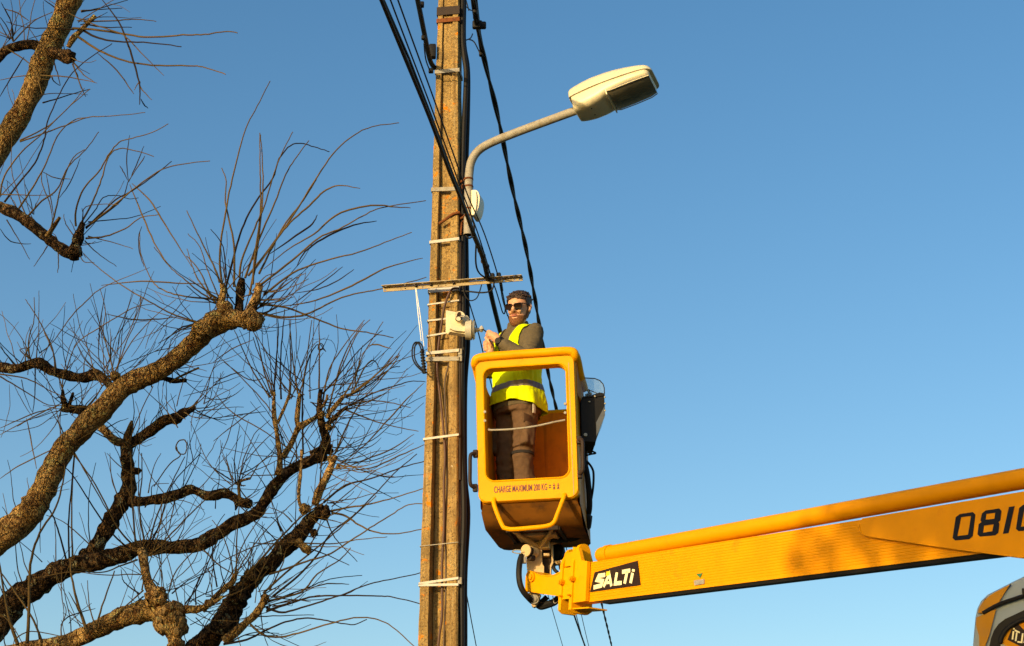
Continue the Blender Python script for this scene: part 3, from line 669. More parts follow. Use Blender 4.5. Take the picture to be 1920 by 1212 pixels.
for x, y in ((1115.5, 743.5), (1105.5, 753.5), (1134.5, 757), (1134.5, 770), (1134, 745)): s.ball(CB(x, y, .132), .006, seg=8)
s.cyl(CB(1098, 829, .04), CB(1098, 815, .125), .012, 10); s.box(CB(1109, 829, .0), .05, .06, .04, None, .006)
s.each('fitting', M['grey_cast'], lift)
s = MB()
mo = [(1077, 718), (1083, 719), (1088, 727), (1091, 745), (1091, 824), (1083, 824)]
s.prism([CB(x, y, .05) for x, y in mo], dv * .3); s.build('mount_plate', M['gel'], lift)
s = MB()
hz = lambda q, r, n=8: s.tube([P(*w) for w in spline(q, 5)], r, n)
hz([(1098, 826, 10.25), (1097, 845, 10.3), (1095, 862, 10.3), (1101, 890, 10.3), (1105, 930, 10.32), (1105, 955, 10.35), (1101, 972, 10.4), (1096, 990, 10.42), (1080, 1003, 10.45), (1060, 1012, 10.45), (1045, 1013, 10.42), (1035, 1010, 10.4)], .019)
hz([(1103, 968, 10.38), (1100, 985, 10.42), (1088, 1002, 10.45), (1066, 1010, 10.46)], .028)
hz([(1100, 965, 10.37), (1103, 975, 10.38), (1101, 990, 10.4)], .024)
hz([(1093, 860, 10.3), (1103, 868, 10.3), (1111, 880, 10.3), (1113, 892, 10.3), (1112, 915, 10.3), (1108, 940, 10.33), (1104, 960, 10.35)], .0075)
hz([(1094, 845, 10.3), (1091, 855, 10.3), (1094, 865, 10.3)], .006); hz([(1104, 835, 10.28), (1109, 845, 10.28), (1117, 850, 10.28), (1108, 852, 10.28), (1097, 855, 10.28)], .006)
s.build('hose_bundle', M['black'], lift)

# --- boom frame: d along the boom (towards the truck), nn out of the camera-side face, vv up
FO = P(1200, 1079, 9.45); dd = (P(1900, 981, 7.185) - FO).normalized(); nn = dd.cross(UZ).normalized()
if nn.y > 0: nn = -nn
vv = nn.cross(dd).normalized()
if vv.z < 0: vv = -vv
def FP(px, py, f=0): return PL(px, py, FO + nn * f, nn)
def uv(p): q = p - FO; return q.dot(dd), q.dot(vv)
def BP_(u, v, w): return FO + dd * u + vv * v - nn * w       # w: metres behind the camera-side face
BW = .075
uT, vT = uv(FP(1200, 1043)); uB, vB = uv(FP(1200, 1115)); u2, v2 = uv(FP(1880, 928)); u3, v3 = uv(FP(1880, 1036))
0 and print('BOOM v', vT, vB, v2, v3, 'u', uT, u2, (P(1900, 981, 7.45) - FO).length)
VT, VB = (vT + v2) / 2, (vB + v3) / 2
ULEFT, _ = uv(FP(1093, 1090)); UEND = 6.6
s = MB()                                   # ribbed inner section, grooves as real steps
prof = [(VB, 0.0)]
NR = 15
for i in range(NR):
    v = VB + .02 + (VT - VB - .03) * i / (NR - 1)
    prof += [(v - .0035, 0.0), (v, .0016), (v + .0035, 0.0)]
prof += [(VT - .004, 0.0), (VT, .004), (VT, BW - .004), (VT - .004, BW), (VB, BW)]
s.loft([[BP_(u, v, w) for v, w in prof] for u in (ULEFT, ULEFT + 1, ULEFT + 2, ULEFT + 3, UEND)]); s.build('boom', M['orange'], lift, 20)
s = MB(); s.loft([[BP_(u, v, w) for v, w in ((VB - .017, .012), (VB - .001, .006), (VB - .001, BW - .006), (VB - .017, BW - .012))] for u in (uv(FP(1128, 1120))[0], UEND)]); s.build('boom_underside', M['black'], lift)
# upper tube
tc_l = FP(1159, 1035.5, -.038); tl = uv(tc_l); tr_ = uv(FP(1915, 898.5, -.038))
tubeR = .0475
s = MB(); a = BP_(tl[0] - .16, tl[1] - .16 * (tr_[1] - tl[1]) / (tr_[0] - tl[0]), .038); e = BP_(UEND, tl[1] + (tr_[1] - tl[1]) * (UEND - tl[0]) / (tr_[0] - tl[0]), .038)
s.tube([a, a + (e - a) * .5, e], tubeR, 28); ax_ = (e - a).normalized(); s.tube([a + ax_ * .05, a + ax_ * .09], tubeR + .006, 28); s.ball(a, tubeR * .98, seg=20); s.build('tilt_rod_tube', M['orange'], lift)
# pale strip between tube and boom
# outer section plate with pointed nose
oq = [(1920, 921.5), (1616, 972.5), (1611.5, 983), (1612.5, 995), (1618, 1002), (1632, 1006), (1800, 1030.5), (1920, 1046), (2100, 1070), (2100, 889)]
op = [uv(FP(x, y, .016)) for x, y in oq]
far = [(UEND, op[-2][1]), (UEND, op[-1][1])]
op = op[:8] + [(op[-2][0], op[7][1] - .02), (UEND, op[7][1] - .02), (UEND, VT + .002)]
s = MB()
for w0, w1 in ((-.016, -.001), (BW + .001, BW + .016)): s.prism([BP_(u, v, w0) for u, v in op], -nn * (w1 - w0))
s.build('outer_sleeve', M['orange'], lift, 30)
s = MB(); e2 = [BP_(u, v - .0015, -.0185) for u, v in op[2:8]]; s.tube(e2, .003, 6); s.build('weld_bead', M['orange'], lift)
# digits on the outer section (black, octagonal, slanted)
def D8(x, y): return FP(1500 + x / 3.3476, 850 + y / 3.3476, .0175)
s = MB()
def glyph(o_, hs_=()): s.prism([D8(*q) for q in o_], nn * .001, holes=[[D8(*q) for q in h] for h in hs_])
zero = [(1003, 382), (1085, 370), (1101, 385), (1085, 520), (1062, 540), (975, 548), (958, 533), (978, 402)]; zin = [(1012, 402), (1074, 394), (1055, 512), (988, 521)]
glyph(zero, [zin])
glyph([(1165, 360), (1250, 347), (1265, 362), (1258, 422), (1246, 432), (1252, 445), (1245, 500), (1225, 516), (1130, 524), (1115, 510), (1122, 445), (1140, 432), (1133, 422), (1143, 378)],
      [[(1170, 382), (1227, 374), (1220, 412), (1165, 418)], [(1155, 455), (1216, 447), (1208, 490), (1149, 499)]])
glyph([(1312, 338), (1348, 332), (1309, 501), (1274, 507)])
glyph([(x + 398, y - 58) for x, y in zero], [[(x + 398, y - 58) for x, y in zin]])
s.build('fleet_number', M['ink'], lift)
# sign with cream lettering
def S3(x, y, f=.006): return FP(940 + x / 6.4, 1000 + y / 6.4, f)
s = MB(); s.prism([S3(*q) for q in ((1118, 470), (1632, 330), (1666, 622), (1062, 706))], -nn * .004); s.build('sign_plate', M['sign'], lift)
s = MB(); up = nn * .001
for w, pts in ((.026, [(1248, 500), (1172, 512), (1150, 562), (1216, 574), (1200, 628), (1108, 652)]), (.022, [(1228, 645), (1296, 492), (1322, 636)]), (.017, [(1262, 596), (1316, 590)]),
               (.024, [(1388, 472), (1366, 605), (1446, 596)]), (.024, [(1450, 466), (1548, 448)]), (.026, [(1512, 458), (1480, 606)]), (.026, [(1576, 476), (1552, 600)]), (.026, [(1588, 434), (1583, 462)])):
    stroke(s, [S3(x, y, .0065) for x, y in pts], w, up)
s.build('sign_lettering', M['cream'], lift)
s = MB(); s.prism([S3(*q, .0075) for q in ((1262, 462), (1306, 454), (1298, 502), (1255, 516))], nn * .001); s.build('sign_accent', M['yel2'], lift)
s = MB(); s.prism([FP(x, y, .002) for x, y in ((1306, 1077), (1317.5, 1075), (1313, 1084))], nn * .002); s.build('marker_triangle', M['green'], lift)
s = MB(); s.prism([FP(x, y, .002) for x, y in ((1302, 1089), (1321, 1086), (1321, 1095), (1303, 1098))], nn * .004); s.build('marker_clip', M['steel'], lift)
# collars, nose, bolts
def col(px, py): return uv(FP(px, py))
def collar(name, u, vb, vt, th, wl, wr, notch):
    s = MB(); cv = []
    wm = (wl + wr) / 2; hw = (wr - wl) / 2
    for i in range(9): a = R(180 - 180 * i / 8); cv.append((wm - hw * math.cos(R(180 * i / 8)) * .62, vt - .05 + .05 * math.sin(a)))
    pts = [(wl, vb), (wl, VT - .0), (wl + .01, VT + .03)] + cv + [(wr - .01, VT + .03), (wr, VT), (wr, vb), (wr - .03, vb - .02), (wl + .03, vb - .02)]
    s.prism([BP_(u, v, w) for w, v in pts], dd * th); s.build(name, M['yellow'], lift, 30)
ua = col(1058, 1080)[0]; ub = col(1079, 1080)[0]
vt1 = uv(FP(1083, 1032, -.07))[1]; vt2 = uv(FP(1100, 1026, -.07))[1]; vb1 = uv(FP(1060, 1134))[1]
0 and print('collar', ua, ub, vt1, vt2, vb1, VB, VT)
collar('collar', ua, VB - .035, tl[1] + .065, .03, -.035, BW + .035, 0); collar('collar', ub, VB - .04, tl[1] + .085, .03, -.04, BW + .04, 0)
s = MB()
s.prism([BP_(u, v, -.03) for u, v in ((ub, VB), (ub + .16, VB + .002), (ub + .16, VT), (ub + .10, VT + .01), (ub + .06, tl[1] + .05), (ub, tl[1] + .06))], -nn * .024)   # cheek plate behind the collar
s.prism([BP_(u, v, -.026) for u, v in ((ua, VB + .03), (ub + .01, VB + .03), (ub + .01, VT - .02), (ua, VT - .02))], -nn * .02)
s.prism([BP_(u, v, -.02) for u, v in ((ua + .01, VT - .01), (ub, VT - .01), (ub, tl[1] + .035), (ua + .03, tl[1] + .03))], -nn * .02)
s.prism([BP_(ub, VB - .03, -.03), BP_(ub + .20, VB - .036, -.03), BP_(ub + .20, VB - .036, BW + .03), BP_(ub, VB - .03, BW + .03)], vv * -.008)
s.build('cheek_plate', M['yellow'], lift, 30)
s = MB()
for u, v, f in ((ua + .035, .015, -.045), (ub + .035, .025, -.05), (ua + .03, VB + .05, -.035), (ub + .02, VB + .045, -.05)):
    p = BP_(u, v, f); r = .017 if v > -.05 else .007; s.tube([p - nn * .02, p + nn * .012], r, 6); s.tube([p + nn * .012, p + nn * .02], r * .6, 8)
s.each('collar_bolt', M['orange'], lift, 20)
# nose fork: two plates with a return flange (coordinates of the enlarged view)
def N7(x, y, f=0): return FP(940 + x / 8.657, 1010 + y / 8.657, f)
no = [(384, 852), (392, 640), (412, 560), (440, 528), (480, 524), (560, 560), (640, 590), (740, 600), (850, 584), (930, 545), (1010, 500), (1020, 945), (960, 942), (700, 905)]
s = MB(); s.prism([N7(x, y, .0) for x, y in no], nn * -.018)
s.prism([N7(x, y, -.13) for x, y in no], nn * -.018); s.build('nose_fork', M['yellow'], lift, 30)
s = MB()
edge = [N7(x, y, .004) for x, y in spline(no[:10], 4)]
s.loft([[p, p - nn * .148, p - nn * .148 + vv * -.006 + dd * .004, p + vv * -.006 + dd * .004] for p in edge], caps=True); s.build('nose_flange', M['yellow'], lift, 40)
s = MB(); c = N7(510, 630); s.tube([c, c + nn * .012], .030, 20); s.tube([c + nn * .012, c + nn * .022], .017, 6); s.build('nose_pin', M['orange'], lift, 25)
# knuckle under the basket
kyaw = (P(1032, 1050, 10.42) - P(988, 1050, 10.42)).normalized()
def N7b(x, y, Y): return P(940 + x / 8.657, 1010 + y / 8.657, Y + .13)
s = MB(); bk = Vector((.10, .99, 0)).normalized()
s.prism([N7b(x, y, 10.31) for x, y in ((410, 240), (420, 110), (560, 60), (650, 40), (665, 420), (692, 450), (690, 600), (560, 640), (420, 540), (405, 380))], bk * .03)
s.prism([N7b(x, y, 10.42) for x, y in ((560, 60), (650, 40), (830, 60), (830, 240), (835, 400), (800, 470), (800, 640), (640, 640))], bk * .03)
s.prism([N7b(x, y, 10.34) for x, y in ((800, 70), (830, 70), (838, 220), (842, 400), (806, 470), (806, 640), (788, 640), (788, 440), (815, 380))], bk * .06)
s.box(N7b(730, 130, 10.37), .04, .10, .018, None, .003); s.box(N7b(730, 290, 10.37), .04, .10, .018, None, .003)
s.prism([N7b(x, y, 10.30) for x, y in ((440, 890), (500, 860), (640, 910), (590, 1050), (560, 1100), (525, 1112), (495, 1095), (478, 1040))], bk * .04)
s.build('knuckle_post', M['beige'], lift, 30)
s = MB(); s.prism([N7b(x, y, 10.36) for x, y in ((650, 60), (800, 70), (800, 380), (780, 470), (780, 650), (700, 650), (690, 440), (660, 400))], bk * .09); s.build('knuckle_core', M['darkiron'], lift)
s = MB(); a = N7b(395, 195, 10.22); b_ = N7b(545, 230, 10.30)
s.tube([a, a + (b_ - a) * .1], .040, 16); s.tube([a + (b_ - a) * .45, b_], .034, 16, mi=0); s.each('rotator_flange', M['beige'], lift)
s = MB(); s.tube([a + (b_ - a) * .1, a + (b_ - a) * .6], .032, 14); s.tube([N7b(450, 310, 10.24), N7b(520, 320, 10.27)], .02, 10); s.each('rotator_motor', M['darkiron'], lift)
s = MB(); s.box(N7b(365, 330, 10.24), .03, .03, .06, None, .004); s.tube([N7b(530, 985, 10.29), N7b(530, 985, 10.268)], .030, 18); s.tube([N7b(530, 985, 10.28), N7b(530, 985, 10.26)], .017, 12); s.each('pin_boss', M['steel'], lift)
s = MB(); lp = [(330, 190), (230, 185), (185, 205), (180, 220), (240, 238), (320, 245)]
s.tube([N7b(x, y, 10.2) for x, y in spline(lp, 4)], .0035, 6)
s.tube([N7b(x, y, 10.25) for x, y in spline([(835, 930), (850, 1030), (880, 1050), (950, 980)], 4)], .003, 6); s.each('pull_ring', M['steel'], lift)
s = MB()
def h7(q, r): s.tube([N7b(*w) for w in spline(q, 5)], r, 8)
h7([(335, 270, 10.24), (300, 380, 10.22), (285, 560, 10.2), (300, 720, 10.2), (350, 850, 10.21), (440, 960, 10.24), (500, 1020, 10.3)], .019)
h7([(590, 1070, 10.36), (650, 1100, 10.34), (760, 1070, 10.33), (860, 1030, 10.32), (930, 970, 10.3), (980, 940, 10.3)], .024)
h7([(620, 1050, 10.38), (690, 1000, 10.38), (740, 950, 10.38)], .018); h7([(860, 90, 10.5), (890, 190, 10.5), (900, 290, 10.5), (940, 340, 10.5)], .03)
s.ball(N7b(915, 260, 10.5), .05, .05, .075, seg=12)
h7([(1020, 400, 10.4), (900, 410, 10.38), (850, 440, 10.36), (860, 500, 10.35), (910, 550, 10.34)], .012); h7([(960, 410, 10.5), (975, 500, 10.5)], .015); h7([(970, 270, 10.45), (1000, 330, 10.45), (1040, 320, 10.45)], .012)
s.each('hydraulic_hose', M['black'], lift)
s = MB(); s.tube([N7b(850, 400, 10.38), N7b(1030, 375, 10.35)], .014, 8); s.build('hose_fitting', M['beige'], lift)
# scuff plate
# --- turret, boom base and truck body (mostly beyond the right edge of the photo)
be = BP_(UEND, (VT + VB) / 2, BW / 2); tx, ty = be.x + .15, be.y - .2
s = MB(); s.tube([(tx, ty, 1.25), (tx, ty, 1.45)], .55, 28); s.tube([(tx, ty, 1.45), (tx, ty, 2.5)], [.38, .26], 24)
s.box((tx, ty, be.z - .5), .5, .5, 1.2, (Vector((dd.x, dd.y, 0)).normalized(), nn, UZ), .05); s.build('turret', M['orange'], lift)
TO = P(1830, 1170, 4.25); ty_ = R(-20); tx_ = Vector((math.cos(ty_), math.sin(ty_), 0)); tyv = Vector((-math.sin(ty_), math.cos(ty_), 0)); tn = -tyv; TA = (tx_, tyv, UZ)
def TP(px, py, f=0): return PL(px, py, TO + tn * f, tn)
def tl_(p): q = p - TO; return q.dot(tx_), p.z
def TQ(u, w, z): return Vector((TO.x, TO.y, 0)) + tx_ * u + tyv * w + UZ * z
cpx = [(1817, 1260), (1822.5, 1212), (1825, 1180), (1827.5, 1155), (1831, 1139), (1838, 1125), (1850, 1113), (1872, 1102), (1895, 1090), (1920, 1078)]
cp = [tl_(TP(*q)) for q in cpx]
z_t = cp[-1][1]; u_t = cp[-1][0]
cp = [(cp[0][0] - .10, .55), (cp[0][0] - .09, 1.25)] + cp + [(u_t + .10, z_t + .03), (u_t + .30, z_t + .06), (u_t + 1.2, z_t + .07), (u_t + 1.28, z_t + .02), (u_t + 1.3, z_t - .3), (u_t + 1.3, .55)]
CW = 1.75
s = MB(); rings = []
cen = (u_t + .5, 1.6)
for w, sh in ((0, .010), (.006, .004), (.02, .001), (.09, 0), (CW - .09, 0), (CW - .03, .008), (CW, .035)):
    rings.append([TQ(u + (cen[0] - u) * sh * .6, w, z + (cen[1] - z) * sh * .6) for u, z in cp])
s.loft(rings); s.build('cab', M['silver'], lift, 25)
# thin orange sheets laid over the corner of the cab side
def Q8(x, y, f): return TP(1780 + x / 7.479, 1050 + y / 7.479, f)
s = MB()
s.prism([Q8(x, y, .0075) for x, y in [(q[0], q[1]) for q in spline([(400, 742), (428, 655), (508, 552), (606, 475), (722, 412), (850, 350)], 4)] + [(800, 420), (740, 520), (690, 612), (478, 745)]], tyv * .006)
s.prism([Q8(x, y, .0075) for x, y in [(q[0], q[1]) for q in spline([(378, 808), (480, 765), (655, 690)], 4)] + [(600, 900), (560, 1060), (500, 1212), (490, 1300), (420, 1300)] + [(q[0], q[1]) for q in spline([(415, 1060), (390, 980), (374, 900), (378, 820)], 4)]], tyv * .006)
s.build('corner_sheet', M['orangeglossy'], lift)
s = MB(); s.tube([Q8(x, y, .008) for x, y in spline([(468, 750), (700, 622), (1047, 505), (1600, 330), (3000, 230)], 4)], .0052, 8)
s.tube([Q8(x, y, .006) for x, y in spline([(470, 740), (462, 680), (480, 600), (512, 545)], 4)], .0016, 6); s.tube([Q8(x, y, .006) for x, y in spline([(690, 615), (740, 510), (800, 420), (862, 345)], 4)], .0014, 6)
s.box(Q8(1055, 455, .01), .012, .01, .02, TA, .002)
s.build('gutter', M['black'], lift)
so = [(556, 1240), (580, 1110), (625, 990), (690, 900), (780, 830), (900, 775), (1047, 705), (1500, 560), (3200, 430), (3300, 1600), (3300, 3000), (480, 3000), (500, 1600)]
si = [(715, 1165), (730, 1090), (790, 990), (880, 915), (1047, 835), (1500, 720), (3050, 600), (3150, 1600), (3150, 2850), (650, 2850), (670, 1600)]
s = MB(); s.prism([Q8(x, y, .012) for x, y in so], tyv * .012, holes=[[Q8(x, y, .012) for x, y in si]])
s.tube([Q8(x, y, .012) for x, y in spline(si[:6], 4)], .006, 8); s.build('window_seal', M['black'], lift)
s = MB(); s.prism([Q8(x, y, .005) for x, y in si], tyv * .002); s.build('side_window', M['winglass'], lift)
s = MB(); s.prism([Q8(x, y, .0065) for x, y in ((722, 1165), (790, 1040), (880, 940), (960, 890), (1060, 870), (1400, 900), (1400, 1400), (900, 1260))], tyv * .001); s.build('window_reflection', M['orange'], lift)  # boom and its sign drawn mirrored on the glass as a painted reflection
s = MB(); s.prism([Q8(x, y, .0078) for x, y in ((888, 930), (960, 890), (1060, 1000), (1300, 1130), (1240, 1330), (815, 1122))], tyv * .001); s.build('reflected_sign', M['sign'], lift)
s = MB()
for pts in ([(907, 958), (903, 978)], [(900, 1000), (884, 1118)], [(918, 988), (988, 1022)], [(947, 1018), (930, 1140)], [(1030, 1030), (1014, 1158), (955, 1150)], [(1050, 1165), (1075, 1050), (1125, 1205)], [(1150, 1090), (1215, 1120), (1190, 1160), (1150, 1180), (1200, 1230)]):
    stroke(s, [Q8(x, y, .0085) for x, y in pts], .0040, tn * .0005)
s.build('reflected_lettering', M['cream'], lift)
s = MB()
dz_ = lambda u, z: TQ(u_t + u, -.002, z)
s.tube([dz_(.02, .75), dz_(.0, 1.5), dz_(.04, z_t - .16), dz_(.62, z_t - .06), dz_(.74, z_t - .12), dz_(.76, 1.2), dz_(.74, .75), dz_(.02, .75)], .004, 6)
s.build('door_seam', M['black'], lift)
s = MB(); s.box(TQ(u_t + .64, -.02, 1.45), .14, .03, .035, TA, .008); s.build('door_handle', M['black'], lift)
s = MB(); L_ = 5.6
s.box(TQ(u_t + L_ / 2, CW / 2, .85), L_, 1.0, .22, TA, .02); s.build('chassis', M['darkiron'], lift)
s = MB(); s.box(TQ(u_t + 3.55, CW / 2, 1.12), 4.2, CW + .1, .18, TA, .02); s.build('truck_bed', M['silver'], lift)
for u in (u_t + .55, u_t + 4.2):
    for w in (.14, CW - .14):
        s = MB(); c = TQ(u, w, .40); s.tube([c - tyv * .11, c - tyv * .10, c + tyv * .10, c + tyv * .11], [.36, .40, .40, .36], 32); wh = s.build('wheel', M['tyre'], lift)
        s = MB(); s.tube([c - tyv * .118, c + tyv * .118], .22, 24); s.build('rim', M['silver'], wh)

# group the lift's pieces: thing > part > sub-part
def regroup(parent_name, names):
    kids = [o for o in COL.objects if o.parent == lift]
    par = next(o for o in kids if o.name == parent_name)
    for o in kids:
        if o.name.split('.')[0] in names and o != par: o.parent = par; o.matrix_parent_inverse = Matrix.Identity(4)
for o in [o for o in COL.objects if o.parent == lift and o.name == 'tub']: o.name = 'basket'
regroup('basket', {'basket_front', 'rim', 'top_rail', 'side_gusset', 'window_trim', 'rivet', 'gate_bar', 'bumper_bar', 'grab_handle', 'lettering', 'underside', 'floor_frame', 'mount_plate', 'strut'})
regroup('control_box', {'box_side_panel', 'clear_lid', 'joystick', 'fitting', 'lid_edge'})
regroup('boom', {'boom_underside', 'tilt_rod_tube', 'outer_sleeve', 'weld_bead', 'fleet_number', 'sign_plate', 'sign_lettering', 'sign_accent', 'marker_triangle', 'marker_clip', 'collar', 'cheek_plate', 'collar_bolt', 'nose_fork', 'nose_flange', 'nose_pin'})
regroup('knuckle_post', {'knuckle_core', 'rotator_flange', 'rotator_motor', 'pin_boss', 'pull_ring', 'hydraulic_hose', 'hose_fitting'})
regroup('cab', {'corner_sheet', 'gutter', 'window_seal', 'side_window', 'window_reflection', 'reflected_sign', 'reflected_lettering', 'door_seam', 'door_handle'})

# ------------------------------------------------------------------ the worker, local frame: -Y forward, +X his left
MT = Vector((.035, 10.36, 4.340)); MY = R(-45); SCL = .945
man = thing('person', 'man in yellow hi-vis vest and dark sunglasses standing in the basket, holding a plug', 'person', MT)
man.rotation_euler = (0, 0, MY); man.scale = (SCL,) * 3; man['_local'] = 1
Minv = (Matrix.Translation(MT) @ Matrix.Rotation(MY, 4, 'Z') @ Matrix.Scale(SCL, 4)).inverted()
def L_(p): return Minv @ Vector(p)
def LP(px, py, Y): return L_(P(px, py, Y))
TR = [(.86, .172, .122, .0), (.93, .175, .125, .0), (1.02, .163, .115, -.002), (1.10, .160, .115, -.004), (1.20, .172, .125, -.006), (1.30, .185, .128, -.004), (1.37, .188, .118, .004), (1.42, .168, .098, .010), (1.45, .130, .082, .014), (1.475, .085, .068, .016), (1.49, .068, .062, .012)]
def tr_at(z):
    if z <= TR[0][0]: return TR[0][1:]
    for a, b in zip(TR, TR[1:]):
        if z <= b[0]:
            t = (z - a[0]) / (b[0] - a[0]); t2 = t
            return tuple(x + (y - x) * t2 for x, y in zip(a[1:], b[1:]))
    return TR[-1][1:]
def tring(z, add=0, n=48, wr=0, seed=0):
    hw, hd, cy = tr_at(z); out = []
    for j in range(n):
        an = 2 * math.pi * j / n; c, s_ = math.cos(an), math.sin(an); e = 2.5
        x = (hw + add) * math.copysign(abs(c) ** (2 / e), c); y = (hd + add) * math.copysign(abs(s_) ** (2 / e), s_)
        w = wr * noise.noise(Vector((x * 9 + seed, y * 9, z * 7))) if wr else 0
        out.append(Vector((x * (1 + w), y * (1 + w) + cy, z)))
    return out
ZR = [.86, .9, .95, 1.0, 1.05, 1.1, 1.15, 1.2, 1.25, 1.3, 1.34, 1.37, 1.40, 1.42, 1.435, 1.45, 1.463, 1.475, 1.49]
# arms in photo-measured places
LSh, RSh = Vector((.163, .015, 1.418)), Vector((-.163, .01, 1.418))
LEl, LWr = LP(990, 674, 10.12), LP(937, 641, 10.16)
REl, RWr = LP(917, 697, 10.42), LP(919.5, 664, 10.24)
0 and print('ARM', (LEl - LSh).length, (LWr - LEl).length, (REl - RSh).length, (RWr - REl).length, LSh, LEl, LWr, REl, RWr)
HIP = [Vector((.082, .0, .90)), Vector((-.082, .0, .90))]
KNE = [Vector((.075, -.025, .48)), Vector((-.085, -.02, .48))]
ANK = [Vector((.080, .03, .08)), Vector((-.10, .02, .08))]
# head frame
HM = Matrix.Translation(Vector((.022, .006, 1.500))) @ Matrix.Rotation(R(21), 4, 'Z') @ Matrix.Rotation(R(3), 4, 'Y') @ Matrix.Rotation(R(12), 4, 'X')
HR = [(-.012, .010, -.072, -.055), (-.004, .028, -.086, -.03), (.008, .041, -.094, -.005), (.022, .050, -.097, .015), (.045, .058, -.096, .035), (.07, .063, -.094, .06), (.10, .068, -.093, .085), (.125, .072, -.091, .095), (.15, .075, -.094, .099), (.175, .0755, -.092, .099), (.20, .073, -.083, .095), (.22, .064, -.066, .082), (.237, .046, -.04, .06), (.247, .02, -.008, .028)]
def hr_at(z):
    if z <= HR[0][0]: return HR[0][1:]
    for a, b in zip(HR, HR[1:]):
        if z <= b[0]: t = (z - a[0]) / (b[0] - a[0]); return tuple(x + (y - x) * t for x, y in zip(a[1:], b[1:]))
    return HR[-1][1:]
def hpt(z, an, add=0):               # an: 0 = his left, 90deg = front (-Y)
    hw, yf, yb = hr_at(z); c, s_ = math.cos(an), math.sin(an); cy = (yf + yb) / 2; hd = (yb - yf) / 2; e = 2.25
    if s_ > 0: e = 2.1
    return Vector(((hw + add) * math.copysign(abs(c) ** (2 / e), c), cy - (hd + add) * math.copysign(abs(s_) ** (2 / e), s_), z))
def HT(p): return HM @ Vector(p)
# --- one continuous body
s = MB()
s.loft([tring(z) for z in ZR if z > .87] )
s.tube([Vector((0, .012, 1.44)), Vector((.01, .010, 1.49)), HT((0, .02, .03))], [.062, .057, .055], 20)
hz_ = [z / 100 for z in (-1.2, -.4, .8, 2.2, 4.5, 7, 10, 12.5, 15, 17.5, 20, 22, 23.7, 24.7)]
s.loft([[HT(hpt(z, 2 * math.pi * j / 40)) for j in range(40)] for z in hz_])
# brow, nose, lips, ears, cheeks
s.tube([HT((0, -.092, .148)), HT((0, -.103, .125)), HT((0, -.115, .104)), HT((0, -.106, .092))], [.008, .011, .0145, .010], 10)
for sg in (1, -1):
    s.ball(HT((.0125 * sg, -.100, .098)), .0095, .0105, .008, seg=10)
    s.ball(HT((.034 * sg, -.080, .100)), .022, .016, .020, seg=10)
    s.tube([HT((.006 * sg, -.095, .148)), HT((.03 * sg, -.094, .153)), HT((.055 * sg, -.078, .148))], [.009, .010, .007], 8)
    s.tube([HT((.071 * sg, .004, .10)), HT((.079 * sg, .006, .115)), HT((.083 * sg, .012, .135)), HT((.080 * sg, .016, .150)), HT((.074 * sg, .010, .153))], [.009, .011, .013, .011, .007], 8)
s.ball(HT((0, -.090, .022)), .020, .010, .014, seg=10)
def limb(a, b, c, r0, r1, r2, r3): s.tube([a, a.lerp(b, .4), b, b.lerp(c, .35), c], [r0, r1, (r1 + r2) / 2 * .95, r2, r3], 16)
for S_, E_, W_ in ((LSh, LEl, LWr), (RSh, REl, RWr)): limb(S_, E_, W_, .058, .048, .042, .029); s.ball(S_, .06)
for h, k, a in zip(HIP, KNE, ANK): s.tube([h, h.lerp(k, .4), k, k.lerp(a, .35), a], [.088, .078, .056, .054, .038], 16)
for a in ANK: s.tube([a + Vector((0, .03, -.05)), a + Vector((0, -.05, -.05)), a + Vector((0, -.15, -.058))], [.034, .036, .022], 12)
# hands: palm + four fingers of different lengths + thumb, curled as in the photo
def hp(x, y, Y): return LP(x, y, Y)
def finger(q, r=.0082):
    pts = [hp(*w) for w in q]; s.tube(pts, [r * 1.08, r, r * .95, r * .85][:len(pts)], 8); s.ball(pts[-1], r * .85, seg=8)
# left hand: back of the hand to the camera, fingers reaching left round the plug lead
s.tube([LWr, hp(931, 635.5, 10.17), hp(926, 631, 10.175), hp(922, 628.5, 10.18)], [.027, .033, .034, .026], 12)
finger([(923, 624.5, 10.165), (917, 621.8, 10.175), (913.0, 623.8, 10.215), (912.4, 626.2, 10.235)], .0085)
finger([(922, 627.2, 10.155), (915.5, 625.6, 10.165), (911.6, 627.6, 10.21), (912.6, 630.0, 10.235)], .0087)
finger([(922.5, 630.2, 10.155), (917, 629.6, 10.165), (913.6, 632, 10.205), (915.2, 634, 10.235)], .0083)
finger([(924, 633.2, 10.16), (919.5, 633.6, 10.17), (917, 636, 10.2), (918.5, 637.5, 10.225)], .0073)
finger([(930, 631, 10.19), (924, 624.5, 10.20), (918.5, 620.8, 10.215), (914.2, 620.5, 10.225)], .0092)
# right hand: fist below, fingers stacked towards the left, thumb up
s.tube([RWr, hp(919, 655, 10.25), hp(918, 648, 10.255), hp(917.5, 641.5, 10.255)], [.026, .032, .034, .028], 12)
for i, (y, ln) in enumerate(((640, 0), (645.2, .6), (650.6, .4), (655.6, -.6))):
    finger([(919.5, y - .6, 10.235), (911.5 - ln, y, 10.22), (907.6 - ln, y + 1.6, 10.25), (911.5, y + 2.6, 10.285)], .0092 - .0006 * (i == 3) )
finger([(921.5, 650, 10.22), (918.0, 643, 10.205), (912.8, 637.0, 10.21), (909.6, 633.5, 10.22)], .0090)
def skinpost(c):
    q = HM.inverted() @ c
    return 1 if (abs(q.x) < .021 and q.y < -.09 and .052 < q.z < .076) else 0
body = s.remeshed('body', [M['skin'], M['lip']], man, .0052, 3, post=skinpost)
